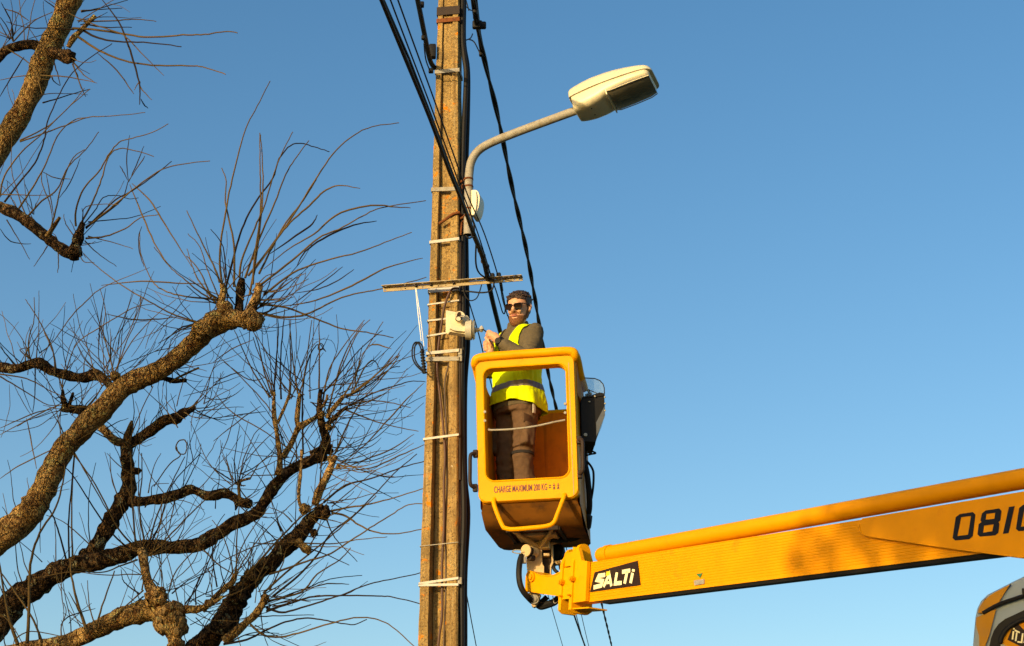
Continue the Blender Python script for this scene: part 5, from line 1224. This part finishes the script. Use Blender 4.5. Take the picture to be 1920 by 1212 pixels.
def At(t):
    for p in ([(160, 930), (150, 800), (170, 640), (200, 480), (235, 340), (270, 220), (320, 120), (380, 5)], [(215, 940), (215, 750), (190, 630), (175, 540), (180, 460), (158, 400)], [(165, 990), (215, 800), (250, 680), (310, 560), (390, 450), (420, 360), (470, 300), (520, 290), (580, 305), (648, 327)],
              [(240, 900), (250, 820), (310, 670), (350, 580), (390, 450), (430, 340), (483, 235)], [(265, 900), (330, 720), (400, 560), (450, 430), (500, 350), (555, 275)], [(300, 930), (310, 800), (335, 600), (335, 480), (333, 350), (332, 240)], [(285, 980), (320, 780), (345, 540), (345, 380), (335, 250)],
              [(280, 890), (360, 790), (440, 680), (520, 560), (600, 430), (680, 320), (780, 240), (860, 210), (965, 196)], [(300, 880), (400, 740), (470, 650), (560, 570), (620, 510), (690, 480), (788, 495)], [(330, 880), (380, 780), (450, 650), (530, 550), (590, 455)],
              [(350, 860), (470, 765), (580, 700), (660, 630), (740, 590), (860, 570), (940, 578), (1018, 582)], [(340, 930), (480, 820), (600, 720), (690, 680), (800, 620), (890, 580), (1088, 550)], [(380, 790), (480, 720), (560, 665), (595, 615)], [(500, 850), (540, 780), (640, 710), (760, 660), (862, 642)],
              [(350, 980), (480, 880), (620, 825), (780, 785), (900, 740), (1022, 693)], [(420, 1030), (560, 1010), (700, 960), (820, 900), (920, 850), (1072, 810)], [(330, 1060), (450, 1080), (560, 1060), (680, 1000), (780, 970), (890, 950), (1010, 920), (1090, 897)], [(330, 1020), (450, 1035), (560, 1075), (700, 1130), (800, 1145), (880, 1160), (940, 1172)],
              [(150, 920), (130, 860), (60, 720), (0, 595)], [(145, 1010), (100, 960), (60, 870), (0, 800)]): twig(t, 2, p, 11.65, 11.65 + rt.uniform(-.3, .6) if p[-1][0] < 900 else 11.9, 2.5, .85)
    for p in ([(350, 970), (420, 950), (480, 910), (540, 880)], [(330, 960), (430, 960), (555, 905)], [(470, 1030), (590, 940), (710, 850)], [(490, 970), (600, 950), (690, 910), (760, 862)], [(150, 1000), (100, 880), (60, 760), (5, 700)], [(140, 1000), (60, 990), (0, 985)], [(140, 1020), (60, 985), (0, 935)], [(180, 900), (165, 760), (110, 680)],
              [(340, 1000), (450, 990), (520, 880)], [(320, 1040), (380, 1000), (430, 930), (480, 900)], [(300, 960), (350, 900), (400, 880)], [(260, 1000), (200, 940), (170, 880)]): twig(t, 2, p, 11.65, 11.6 + rt.uniform(-.4, .4), 1.6, .7)
    for p in ([(890, 250), (780, 215), (680, 160), (560, 90), (440, 0), (380, -60)], [(990, 150), (880, 140), (790, 125), (720, 95), (680, 45), (640, -60), (635, -160)], [(980, 160), (900, 110), (830, 50), (770, 0), (700, -90)], [(960, 140), (900, 60), (875, 0), (850, -80)], [(890, 260), (820, 280), (760, 330), (720, 400)], [(880, 265), (800, 300), (720, 350)], [(800, 230), (700, 240), (600, 240), (480, 215)], [(940, 80), (800, 75), (640, 68), (460, 85)]): twig(t, 3, p, 11.7, 11.8 + rt.uniform(-.4, .4), 2.0, .7)
    for p in ([(170, 420), (250, 330), (330, 220), (400, 150), (470, 95), (680, 5)], [(450, 440), (450, 300), (480, 100)], [(520, 490), (470, 300), (480, 200), (455, 100)], [(520, 490), (580, 330), (630, 220), (640, 130)], [(520, 480), (600, 340), (700, 230), (800, 150)], [(300, 470), (350, 350), (450, 280), (600, 190), (700, 170)]): twig(t, 3, p, 12.0, 12.0 + rt.uniform(-.5, .3), 1.5, .6)
    x, y = 522 / 2.424, 500 + 490 / 2.424; fan(t, x, y, 46, 12, 165, 60, 175, 12.0, r0=1.25, spread=14)
    fan(t, 280, 680, 26, 10, 100, 40, 120, 12.0, r0=1.1, spread=22); fan(t, 480, 580, 26, -25, 60, 60, 170, 11.65, r0=1.4, spread=8, up=.3); fan(t, 430, 560, 14, 85, 190, 60, 150, 11.7, r0=1.4, spread=8)
    fan(t, 470, 600, 12, -100, -20, 30, 110, 11.7, r0=1.0)
    fan(t, 370, 610, 12, 110, 215, 40, 120, 11.8, r0=1.2); fan(t, 320, 690, 12, -60, 30, 60, 140, 12.0, r0=1.0)
limb_part('limb', BK, A, At)

# limb F and its broken stubs: dark limb crossing behind A
def Fb(b):
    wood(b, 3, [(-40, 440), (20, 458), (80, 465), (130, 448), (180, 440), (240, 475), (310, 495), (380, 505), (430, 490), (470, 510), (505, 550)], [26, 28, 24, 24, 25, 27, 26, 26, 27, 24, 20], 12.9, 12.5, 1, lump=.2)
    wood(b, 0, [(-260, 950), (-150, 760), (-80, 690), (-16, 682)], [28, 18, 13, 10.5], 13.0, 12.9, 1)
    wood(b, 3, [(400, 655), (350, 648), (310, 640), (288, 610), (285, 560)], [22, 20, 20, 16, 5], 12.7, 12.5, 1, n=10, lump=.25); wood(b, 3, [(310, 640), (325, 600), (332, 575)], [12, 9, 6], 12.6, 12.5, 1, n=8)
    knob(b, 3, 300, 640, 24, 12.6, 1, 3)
def Ft(t):
    for p in ([(250, 490), (240, 380), (190, 270), (150, 200), (115, 150)], [(135, 420), (130, 330), (155, 240), (155, 140)], [(285, 560), (260, 480), (245, 400), (200, 300)], [(60, 440), (20, 390), (0, 365)], [(160, 440), (160, 560), (150, 660)], [(0, 500), (100, 560), (220, 630), (290, 620)], [(0, 490), (120, 510), (220, 560), (300, 600)], [(0, 765), (120, 700), (240, 640), (300, 630)], [(0, 735), (150, 670), (230, 650)],
              [(0, 965), (80, 910), (200, 850), (330, 780)], [(120, 690), (140, 780), (165, 920)], [(225, 640), (280, 740), (380, 920), (470, 1080), (540, 1200)], [(150, 430), (90, 380), (130, 370)]): twig(t, 3, p, 12.6, 12.6 + rt.uniform(-.5, .4), 1.7, .7)
    fan(t, 62, 676, 22, 20, 160, 40, 130, 12.7, r0=1.1, spread=14); fan(t, 150, 700, 26, 20, 160, 40, 140, 12.6, r0=1.1, spread=25); fan(t, 120, 765, 18, 130, 270, 40, 130, 12.6, r0=1.0, spread=6); fan(t, 145, 770, 14, -40, 80, 30, 100, 12.5, r0=1.0, spread=10)
    fan(t, 40, 690, 10, -120, -40, 30, 100, 12.8, r0=.9, spread=20)
limb_part('limb', BK, Fb, Ft)

# limb B with the upright H and side arm I
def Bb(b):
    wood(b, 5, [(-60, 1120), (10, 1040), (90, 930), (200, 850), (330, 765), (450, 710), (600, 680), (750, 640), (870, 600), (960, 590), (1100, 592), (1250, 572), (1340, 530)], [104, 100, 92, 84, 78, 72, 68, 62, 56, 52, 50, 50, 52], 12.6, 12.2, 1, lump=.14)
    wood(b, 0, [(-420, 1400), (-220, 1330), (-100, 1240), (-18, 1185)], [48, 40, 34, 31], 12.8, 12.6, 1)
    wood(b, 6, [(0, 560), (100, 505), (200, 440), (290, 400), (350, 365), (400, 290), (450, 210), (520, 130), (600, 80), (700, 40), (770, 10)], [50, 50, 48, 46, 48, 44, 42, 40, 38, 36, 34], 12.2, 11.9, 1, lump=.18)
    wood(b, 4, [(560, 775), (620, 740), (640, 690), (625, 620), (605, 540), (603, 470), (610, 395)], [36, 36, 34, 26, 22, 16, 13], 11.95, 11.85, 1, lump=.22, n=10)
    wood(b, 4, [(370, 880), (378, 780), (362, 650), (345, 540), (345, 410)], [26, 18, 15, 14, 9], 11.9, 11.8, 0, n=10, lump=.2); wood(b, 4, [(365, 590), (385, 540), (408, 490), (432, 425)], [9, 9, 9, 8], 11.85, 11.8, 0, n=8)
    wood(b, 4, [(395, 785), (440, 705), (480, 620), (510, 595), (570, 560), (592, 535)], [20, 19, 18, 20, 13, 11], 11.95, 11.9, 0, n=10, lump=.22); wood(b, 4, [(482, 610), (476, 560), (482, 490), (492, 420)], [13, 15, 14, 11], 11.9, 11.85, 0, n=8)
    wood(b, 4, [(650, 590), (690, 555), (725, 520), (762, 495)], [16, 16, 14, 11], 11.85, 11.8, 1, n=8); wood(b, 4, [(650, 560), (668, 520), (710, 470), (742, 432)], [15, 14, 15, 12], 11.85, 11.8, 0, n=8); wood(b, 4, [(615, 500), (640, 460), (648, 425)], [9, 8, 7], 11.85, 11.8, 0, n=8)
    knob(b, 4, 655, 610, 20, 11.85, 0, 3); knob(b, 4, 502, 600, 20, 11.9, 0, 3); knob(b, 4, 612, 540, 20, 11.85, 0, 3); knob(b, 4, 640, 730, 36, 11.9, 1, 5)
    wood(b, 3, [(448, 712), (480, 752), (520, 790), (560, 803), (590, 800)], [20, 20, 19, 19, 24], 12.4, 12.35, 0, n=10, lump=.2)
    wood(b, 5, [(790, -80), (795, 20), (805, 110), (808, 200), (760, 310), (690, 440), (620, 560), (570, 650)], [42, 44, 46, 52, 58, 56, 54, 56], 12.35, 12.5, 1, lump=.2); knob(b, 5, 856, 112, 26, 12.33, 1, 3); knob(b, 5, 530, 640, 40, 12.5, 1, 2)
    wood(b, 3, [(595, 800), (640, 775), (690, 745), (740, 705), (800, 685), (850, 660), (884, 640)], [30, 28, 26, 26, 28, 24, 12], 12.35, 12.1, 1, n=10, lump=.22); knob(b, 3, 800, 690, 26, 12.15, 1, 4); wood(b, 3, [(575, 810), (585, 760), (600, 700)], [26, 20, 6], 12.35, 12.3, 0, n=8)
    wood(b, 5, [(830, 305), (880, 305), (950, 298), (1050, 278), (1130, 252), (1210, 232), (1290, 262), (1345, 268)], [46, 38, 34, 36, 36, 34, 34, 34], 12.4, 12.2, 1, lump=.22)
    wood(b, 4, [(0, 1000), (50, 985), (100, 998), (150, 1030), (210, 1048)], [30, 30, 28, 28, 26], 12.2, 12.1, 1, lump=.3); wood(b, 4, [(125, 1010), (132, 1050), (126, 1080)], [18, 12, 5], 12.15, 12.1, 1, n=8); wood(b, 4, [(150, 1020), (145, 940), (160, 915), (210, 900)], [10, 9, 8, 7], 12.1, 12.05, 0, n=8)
def Bt(t):
    for p in ([(345, 410), (355, 250), (370, 80), (365, -20)], [(385, 450), (380, 250), (400, 0), (405, -60)], [(490, 420), (520, 300), (560, 0)], [(335, 430), (290, 300), (260, 150), (225, 60)], [(320, 440), (230, 300), (160, 150), (120, 60)], [(600, 390), (602, 150), (600, 0)], [(510, 760), (505, 500), (520, 300), (560, 180), (600, 140), (640, 180)],
              [(620, 470), (660, 280), (740, 150), (860, 0)], [(650, 560), (680, 400), (760, 200), (830, 60), (890, 0)], [(690, 760), (780, 560), (860, 440), (960, 330), (1060, 200)], [(740, 430), (800, 330), (850, 200), (965, 10)], [(750, 440), (870, 380), (1000, 280), (1060, 265)], [(700, 830), (850, 720), (1000, 560), (1100, 450), (1195, 360)], [(770, 490), (900, 420), (1050, 370), (1120, 350), (1205, 352)],
              [(700, 860), (870, 790), (1000, 740), (1140, 650)], [(720, 860), (900, 840), (1060, 770), (1210, 705)], [(740, 430), (820, 400), (950, 290), (1020, 205)], [(620, 420), (700, 330), (830, 170), (960, 60)], [(770, 490), (880, 460), (1000, 470), (1120, 500)], [(750, 510), (870, 560), (1000, 600), (1165, 632)], [(790, 410), (860, 270), (910, 230), (950, 285)],
              [(760, 440), (900, 330), (1010, 240), (1050, 205)], [(880, 150), (930, 140), (1010, 165)], [(640, 560), (720, 260), (790, 110), (850, 20)], [(480, 420), (455, 250), (430, 0)], [(430, 430), (440, 250), (435, 100), (440, 0)], [(345, 450), (320, 350), (260, 200), (225, 100)]): twig(t, 4, p, 11.9, (11.9 + rt.uniform(-.4, .3)) if p[-1][0] < 1100 else 11.9, 2.0, .75)
    th = [(490 + 30 * math.sin(a) * .0 , 0) for a in ()]
    twig(t, 4, [(640, 180), (620, 165), (598, 168), (597, 145), (612, 135), (625, 150), (615, 170), (600, 165)], 11.9, 11.9, 1.4, 1.0, mi=1, k=4)
    twig(t, 3, [(700, 1000), (770, 900), (820, 860), (800, 830), (810, 795), (840, 790), (850, 820), (840, 850), (815, 850), (803, 820)], 12.1, 12.1, 1.7, 1.4, mi=0, k=4)
    for p in ([(430, 830), (520, 640), (640, 500)], [(0, 180), (150, 320), (300, 480), (400, 640), (480, 770)], [(0, 400), (100, 520), (300, 640), (500, 790)], [(0, 560), (150, 540), (300, 520)], [(0, 690), (150, 570), (270, 490)], [(270, 160), (430, 290), (560, 390)], [(0, 240), (100, 170), (230, 110)], [(60, 240), (200, 340), (290, 330)], [(0, 360), (80, 320), (180, 290)],
              [(140, 950), (170, 800), (210, 700), (240, 640), (320, 570)], [(130, 930), (120, 800), (150, 600)], [(110, 920), (80, 830), (50, 770)], [(100, 910), (40, 870), (0, 840)], [(210, 900), (260, 820), (330, 770), (430, 720)], [(560, 470), (680, 590), (760, 700), (900, 800)]): twig(t, 4, p, 11.95, 11.95 + rt.uniform(-.4, .4), 1.5, .65)
    for p in ([(860, 640), (700, 500), (560, 300), (450, 130), (350, 50)], [(850, 590), (740, 470), (600, 200), (460, 0), (440, -40)], [(850, 570), (830, 300), (820, 0), (815, -60), (850, -180), (960, -420)], [(905, 550), (875, 350), (890, 150), (890, 0)], [(920, 620), (990, 380), (1080, 180), (1160, 20)], [(925, 600), (1000, 450), (1080, 200), (1260, 0)],
              [(980, 600), (1080, 500), (1280, 300), (1400, 230)], [(435, 710), (430, 450), (445, 250), (465, 0), (470, -60)], [(455, 650), (450, 300), (470, 0)], [(415, 670), (370, 500), (330, 390), (290, 330), (270, 290)], [(860, 670), (750, 710), (630, 750), (440, 720)]): twig(t, 5, p, 12.2, 12.0 + rt.uniform(-.5, .3), 2.1, .9)
    for p in ([(570, 590), (555, 450), (560, 250), (600, 60)], [(570, 580), (460, 480), (380, 420), (290, 390)], [(350, 690), (350, 550), (340, 430)], [(690, 0), (700, 150), (740, 280), (800, 480)], [(670, 0), (760, 90), (850, 150)], [(990, 600), (1010, 700), (1025, 830)], [(930, 250), (960, 100), (1010, 0)], [(910, 340), (950, 270), (960, 200), (1060, 190)], [(1140, 240), (1200, 130), (1250, 20), (1260, -60)], [(1100, 280), (1060, 480), (1030, 540)]): twig(t, 5, p, 12.3, 12.2 + rt.uniform(-.5, .3), 1.4, .6)
    for (x, y, n, a0, a1, l0, l1, sp) in ((640, 745, 44, 0, 95, 60, 170, 18), (565, 735, 24, 60, 150, 60, 170, 8), (515, 735, 16, 70, 150, 60, 160, 6), (545, 740, 14, 50, 130, 60, 150, 5), (625, 865, 34, -35, 60, 60, 190, 12), (600, 840, 22, -20, 150, 30, 90, 20), (445, 905, 22, 20, 170, 40, 130, 8), (365, 765, 30, -45, 75, 50, 130, 10), (340, 790, 16, 30, 150, 40, 110, 14), (245, 840, 10, 0, 180, 30, 90, 10), (460, 945, 10, -70, 30, 30, 80, 6), (280, 1025, 18, 20, 160, 60, 200, 14), (360, 930, 14, 40, 140, 40, 150, 30), (520, 860, 16, 100, 200, 40, 140, 20), (140, 1060, 10, 50, 140, 50, 160, 30), (620, 745, 26, -30, 30, 60, 160, 20)):
        fan(t, x, y, n, a0, a1, l0, l1, 11.95, r0=1.15, spread=sp)
limb_part('limb', BK, Bb, Bt)

# limb D: heavy knobbly limb at the bottom centre
def Db(b):
    wood(b, 6, [(-60, 1250), (30, 1170), (120, 1080), (190, 960), (260, 850), (340, 760), (430, 680), (520, 600), (600, 520), (660, 440), (715, 380), (760, 375)], [86, 84, 84, 80, 66, 62, 60, 58, 56, 52, 48, 44], 11.9, 11.5, 1, lump=.2)
    wood(b, 0, [(-400, 1500), (-100, 1480), (150, 1380), (300, 1270), (362, 1223)], [40, 36, 32, 28, 26], 12.7, 11.9, 1)
    knob(b, 6, 755, 372, 46, 11.5, 1, 7); knob(b, 6, 640, 355, 34, 11.52, 0, 4); knob(b, 6, 700, 500, 24, 11.5, 1, 2)
    wood(b, 6, [(600, 560), (635, 590), (662, 612)], [34, 28, 24], 11.55, 11.45, 0, n=10, lump=.25)
    wood(b, 6, [(640, 370), (608, 310), (604, 230), (612, 150), (618, 70), (622, -20)], [16, 13, 12, 12, 11, 10], 11.5, 11.6, 0, n=9)
    wood(b, 6, [(705, 320), (735, 240), (775, 150), (805, 80), (830, 20)], [32, 26, 24, 24, 20], 11.5, 11.6, 0, n=10, lump=.2); knob(b, 6, 805, 40, 24, 11.6, 0, 4); knob(b, 6, 850, 85, 14, 11.6, 0, 2)
    wood(b, 6, [(140, 1180), (250, 1090), (340, 1000), (395, 905)], [34, 32, 28, 22], 11.6, 11.45, 0, n=10, lump=.22); knob(b, 6, 395, 905, 24, 11.45, 0, 4)
    wood(b, 6, [(0, 990), (60, 930), (110, 870), (180, 820), (205, 760)], [22, 22, 20, 20, 14], 11.5, 11.45, 0, n=9, lump=.25)
    knob(b, 6, 230, 900, 60, 11.6, 1, 9); knob(b, 6, 120, 1080, 70, 11.7, 1, 9); knob(b, 6, 310, 770, 46, 11.65, 1, 5)
def Dt(t):
    for p in ([(800, 365), (900, 345), (1050, 320), (1200, 280), (1395, 218)], [(810, 375), (900, 395), (980, 450), (1100, 500), (1230, 505), (1400, 472)], [(420, 760), (500, 735), (650, 680), (780, 640), (900, 570), (1050, 470), (1180, 390), (1290, 325), (1400, 318)], [(400, 970), (500, 1000), (620, 970), (780, 920), (900, 880), (1050, 820), (1200, 790), (1400, 745)],
              [(400, 990), (560, 940), (700, 900), (880, 895), (1100, 898), (1200, 905), (1400, 955)], [(300, 1075), (380, 1140), (480, 1155), (600, 1130), (800, 1070), (950, 1035), (1080, 1040), (1190, 1090), (1340, 1225)], [(130, 1200), (280, 1170), (400, 1110), (520, 1060), (640, 1037), (740, 1045), (850, 1065), (950, 1075), (1030, 1045)],
              [(440, 900), (600, 770), (720, 640), (800, 510), (950, 390), (1070, 270), (1200, 130), (1345, 5)], [(380, 880), (560, 720), (760, 560), (920, 420), (1090, 270)], [(760, 310), (900, 200), (1060, 160), (1250, 90), (1400, 48)], [(300, 740), (480, 540), (620, 400), (760, 310), (860, 230), (960, 180)], [(410, 930), (620, 870), (720, 760), (860, 670), (930, 595)]): twig(t, 6, p, 11.5, 11.5 if p[-1][0] < 1300 else 11.3, 2.5, .95)
    for p in ([(400, 940), (620, 860), (800, 790), (1000, 768)], [(640, 860), (780, 820), (920, 825)], [(780, 420), (830, 530), (970, 680)], [(640, 590), (760, 630), (920, 705)], [(540, 560), (800, 570), (1000, 540), (1160, 527)], [(0, 740), (200, 640), (400, 560), (560, 530), (800, 515)], [(210, 760), (215, 500), (230, 300), (220, 180)], [(200, 760), (240, 600), (330, 450), (420, 330)], [(190, 760), (170, 640), (120, 500), (60, 420)], [(205, 770), (280, 640), (400, 480), (620, 260)],
              [(90, 840), (60, 640), (80, 480), (140, 380)], [(0, 770), (60, 620), (100, 540)], [(490, 490), (470, 440), (430, 400)], [(560, 430), (510, 380), (420, 340)], [(230, 1120), (215, 1130), (240, 1212)], [(370, 900), (365, 1000), (380, 1120), (410, 1212)], [(170, 1190), (300, 1130), (480, 1130)], [(280, 1030), (440, 1022), (700, 1015)], [(380, 970), (560, 920), (680, 935)], [(400, 1000), (440, 950), (560, 930), (740, 890)],
              [(0, 600), (100, 700), (200, 760), (290, 780)], [(420, 860), (500, 700), (530, 600), (640, 520)], [(290, 560), (400, 570), (560, 560)], [(150, 870), (120, 760), (100, 640)], [(330, 820), (420, 640), (480, 540)]): twig(t, 6, p, 11.5, 11.5 + rt.uniform(-.2, .4), 1.7, .7)
    for (x, y, n, a0, a1, l0, l1, sp) in ((500, 1125, 24, -20, 60, 60, 200, 8), (600, 955, 20, -40, 40, 40, 150, 10), (450, 1090, 26, 20, 170, 40, 150, 20), (630, 870, 14, -40, 30, 60, 150, 6), (430, 1130, 24, 0, 200, 30, 110, 25), (560, 1010, 14, 60, 200, 40, 120, 20), (470, 1170, 12, -40, 10, 40, 150, 10)):
        fan(t, x, y, n, a0, a1, l0, l1, 11.5, dY=.3, r0=1.15, spread=sp)
limb_part('limb', BK, Db, Dt)

# limb C: sunlit limb ending in a big scarred knob at the bottom
def Cb(b):
    wood(b, 5, [(-20, 1260), (100, 1235), (250, 1215), (400, 1190), (560, 1130), (700, 1060), (830, 1010), (950, 985), (1040, 1000), (1090, 1040)], [40, 44, 52, 58, 64, 70, 76, 84, 84, 76], 11.9, 11.3, 0, lump=.14)
    wood(b, 0, [(-400, 1480), (-200, 1330), (-60, 1250), (-6, 1226)], [36, 24, 16, 12], 12.6, 11.9, 0)
    knob(b, 5, 1070, 1040, 90, 11.3, 0, 14); knob(b, 5, 980, 900, 62, 11.32, 0, 9); knob(b, 5, 1110, 1110, 66, 11.3, 0, 8); knob(b, 5, 1100, 1190, 50, 11.3, 0, 5)
    wood(b, 5, [(965, 880), (930, 810), (912, 740), (900, 670), (890, 600)], [40, 34, 32, 30, 26], 11.35, 11.4, 0, n=10, lump=.15)
    wood(b, 5, [(1110, 1000), (1180, 980), (1250, 975), (1320, 950), (1400, 900)], [34, 28, 24, 20, 10], 11.3, 11.2, 0, n=10, lump=.25); knob(b, 5, 1310, 945, 26, 11.2, 0, 4)
    pass
def Ct(t):
    for p in ([(110, 1200), (60, 1050), (30, 900), (0, 720), (-20, 640)], [(265, 1190), (210, 1050), (100, 880), (0, 740)], [(170, 1190), (180, 1000), (190, 700), (250, 500), (350, 340), (400, 150), (405, 80)], [(550, 1130), (490, 950), (450, 780), (440, 660)], [(600, 1105), (640, 960), (720, 740)]): twig(t, 5, p, 11.5, 11.5, 4.0 if p[0][0] in (110, 170, 550) else 2.6, 1.2, mi=0)
    for p in ([(900, 860), (800, 950), (680, 1050), (540, 1075), (480, 1040), (425, 975)], [(1160, 950), (1250, 820), (1339, 620), (1400, 540)], [(1230, 950), (1230, 850), (1290, 700), (1339, 500)], [(1060, 870), (1110, 730), (1290, 550), (1400, 480)], [(890, 860), (900, 780), (860, 760), (650, 765), (450, 745), (200, 790)], [(385, 1170), (385, 1090), (415, 1000), (400, 940)], [(0, 1010), (60, 1060), (140, 1190)], [(430, 870), (490, 980), (540, 1120)],
              [(870, 880), (800, 830), (770, 790), (760, 730)], [(900, 900), (840, 950), (800, 1000)], [(380, 1080), (440, 1020), (600, 975)], [(600, 1100), (560, 950), (550, 800)], [(90, 1170), (200, 1120), (480, 1170)], [(1150, 1000), (1200, 900), (1260, 770), (1320, 740)], [(1080, 880), (1180, 800), (1339, 730)]): twig(t, 5, p, 11.4, 11.4 + rt.uniform(-.2, .4), 1.7, .7)
    for (x, y, n, a0, a1, l0, l1, sp) in ((300, 1115, 26, 10, 170, 40, 160, 18), (345, 1150, 22, -50, 60, 30, 110, 12), (275, 1030, 14, 20, 160, 50, 160, 8), (395, 1125, 18, 0, 110, 40, 150, 6), (160, 1190, 8, 40, 160, 30, 100, 20)):
        fan(t, x, y, n, a0, a1, l0, l1, 11.4, dY=.3, r0=1.15, spread=sp)
limb_part('limb', BK, Cb, Ct)

# ------------------------------------------------------------------ unseen leafy trees behind the camera, crowns shaped to shade the boom, cab and pollard
M['leaf'] = mat('dark_evergreen_leaf', (.05, .075, .03), .7, var=.4)
def clump_tree(label, name, base, clumps, seed, group=None, dens=1.0):
    rg = random.Random(seed); t = thing(name, label, 'tree', (base[0], base[1], 0), group); tr = MB(); cr = MB()
    cs = [Vector(c[:3]) for c in clumps]; mid = sum(cs, Vector()) / len(cs); foot = Vector((base[0], base[1], -.1)); fork = Vector((base[0], base[1], min(c.z for c in cs) * .55))
    tr.tube([foot, foot.lerp(fork, .5), fork], [.26, .2, .17], 12)
    for c in cs:
        m_ = fork.lerp(c, .5) + Vector((rg.uniform(-.2, .2), rg.uniform(-.2, .2), rg.uniform(0, .3))); tr.tube([fork, m_, c], [.09, .05, .02], 6)
    for (x, y, z, r, n) in clumps:
        n = int(n * dens)
        for i in range(n):
            d = Vector((rg.gauss(0, 1), rg.gauss(0, 1), rg.gauss(0, 1))).normalized() * r * rg.random() ** .45; c = Vector((x, y, z)) + d
            a = Vector((rg.gauss(0, 1), rg.gauss(0, 1), rg.gauss(0, 1))).normalized(); b_ = a.orthogonal().normalized(); w = rg.uniform(.05, .10)
            cr.add([c - a * w, c + b_ * w * .5, c + a * w, c - b_ * w * .5], [(0, 1, 2, 3)])
    tr.build('trunk', M['bark2'], t); cr.build('crown', M['leaf'], t)
def back(p, d): return p + SD * d
rq = random.Random(21)
cl = []
# crown of the tree whose shade falls across the truck end of the boom and the cab
for px, py, Y, r, n in ((1905, 905, 7.2, .55, 420), (1800, 950, 7.5, .50, 340), (1900, 1010, 7.2, .45, 260), (1700, 990, 7.8, .34, 130), (1620, 955, 8.0, .28, 90), (1560, 1040, 8.2, .28, 80), 
                        (1740, 930, 7.6, .3, 110), (1880, 1120, 4.3, .55, 900), (1870, 1200, 4.3, .5, 800), (1960, 1150, 4.3, .6, 800), (2050, 950, 6.8, .6, 400), ):
    q = back(P(px, py, Y), 12.5 + rq.uniform(-.8, .8)); cl.append((q.x, q.y, q.z, r, n))
c0 = sum((Vector(c[:3]) for c in cl), Vector()) / len(cl)
clump_tree('leafy tree across the road, behind the camera, shading the truck', 'leafy_tree', (c0.x, c0.y), cl, 4, None, .78)
cl = []  # added leaf clumps set sunward of chosen pollard limbs to darken them
for px, py, Y, r, n in ((90, 60, 12.1, .45, 260), (40, 240, 12.5, .3, 90), (100, 440, 12.0, .45, 240), (390, 640, 11.9, .40, 330), (330, 700, 12.1, .22, 90), (100, 700, 12.6, .55, 420), (240, 900, 12.4, .50, 420), (160, 1040, 12.4, .4, 260), (60, 1110, 12.5, .45, 330),
                        (390, 940, 12.2, .42, 300), (500, 930, 12, .40, 300), (600, 860, 11.9, .45, 330), (440, 1120, 11.6, .55, 480), (540, 1020, 11.5, .40, 240), (590, 960, 11.5, .28, 150), (300, 1010, 12.3, .3, 150), (300, 820, 12.3, .4, 240), (640, 740, 11.9, .5, 160), (430, 480, 11.7, .4, 60), (560, 700, 11.9, .4, 110), (200, 560, 12.3, .5, 200), (420, 790, 12, .5, 240), (120, 860, 12.4, .3, 80), (470, 620, 11.6, .2, 60)):
    q = back(P(px, py, Y), 19 + rq.uniform(-1, 1)); cl.append((q.x, q.y, q.z, r, n))
c0 = sum((Vector(c[:3]) for c in cl), Vector()) / len(cl)
clump_tree('broad leafy tree added unseen behind the camera to shade the pollard', 'leafy_tree', (c0.x, c0.y), cl, 9)
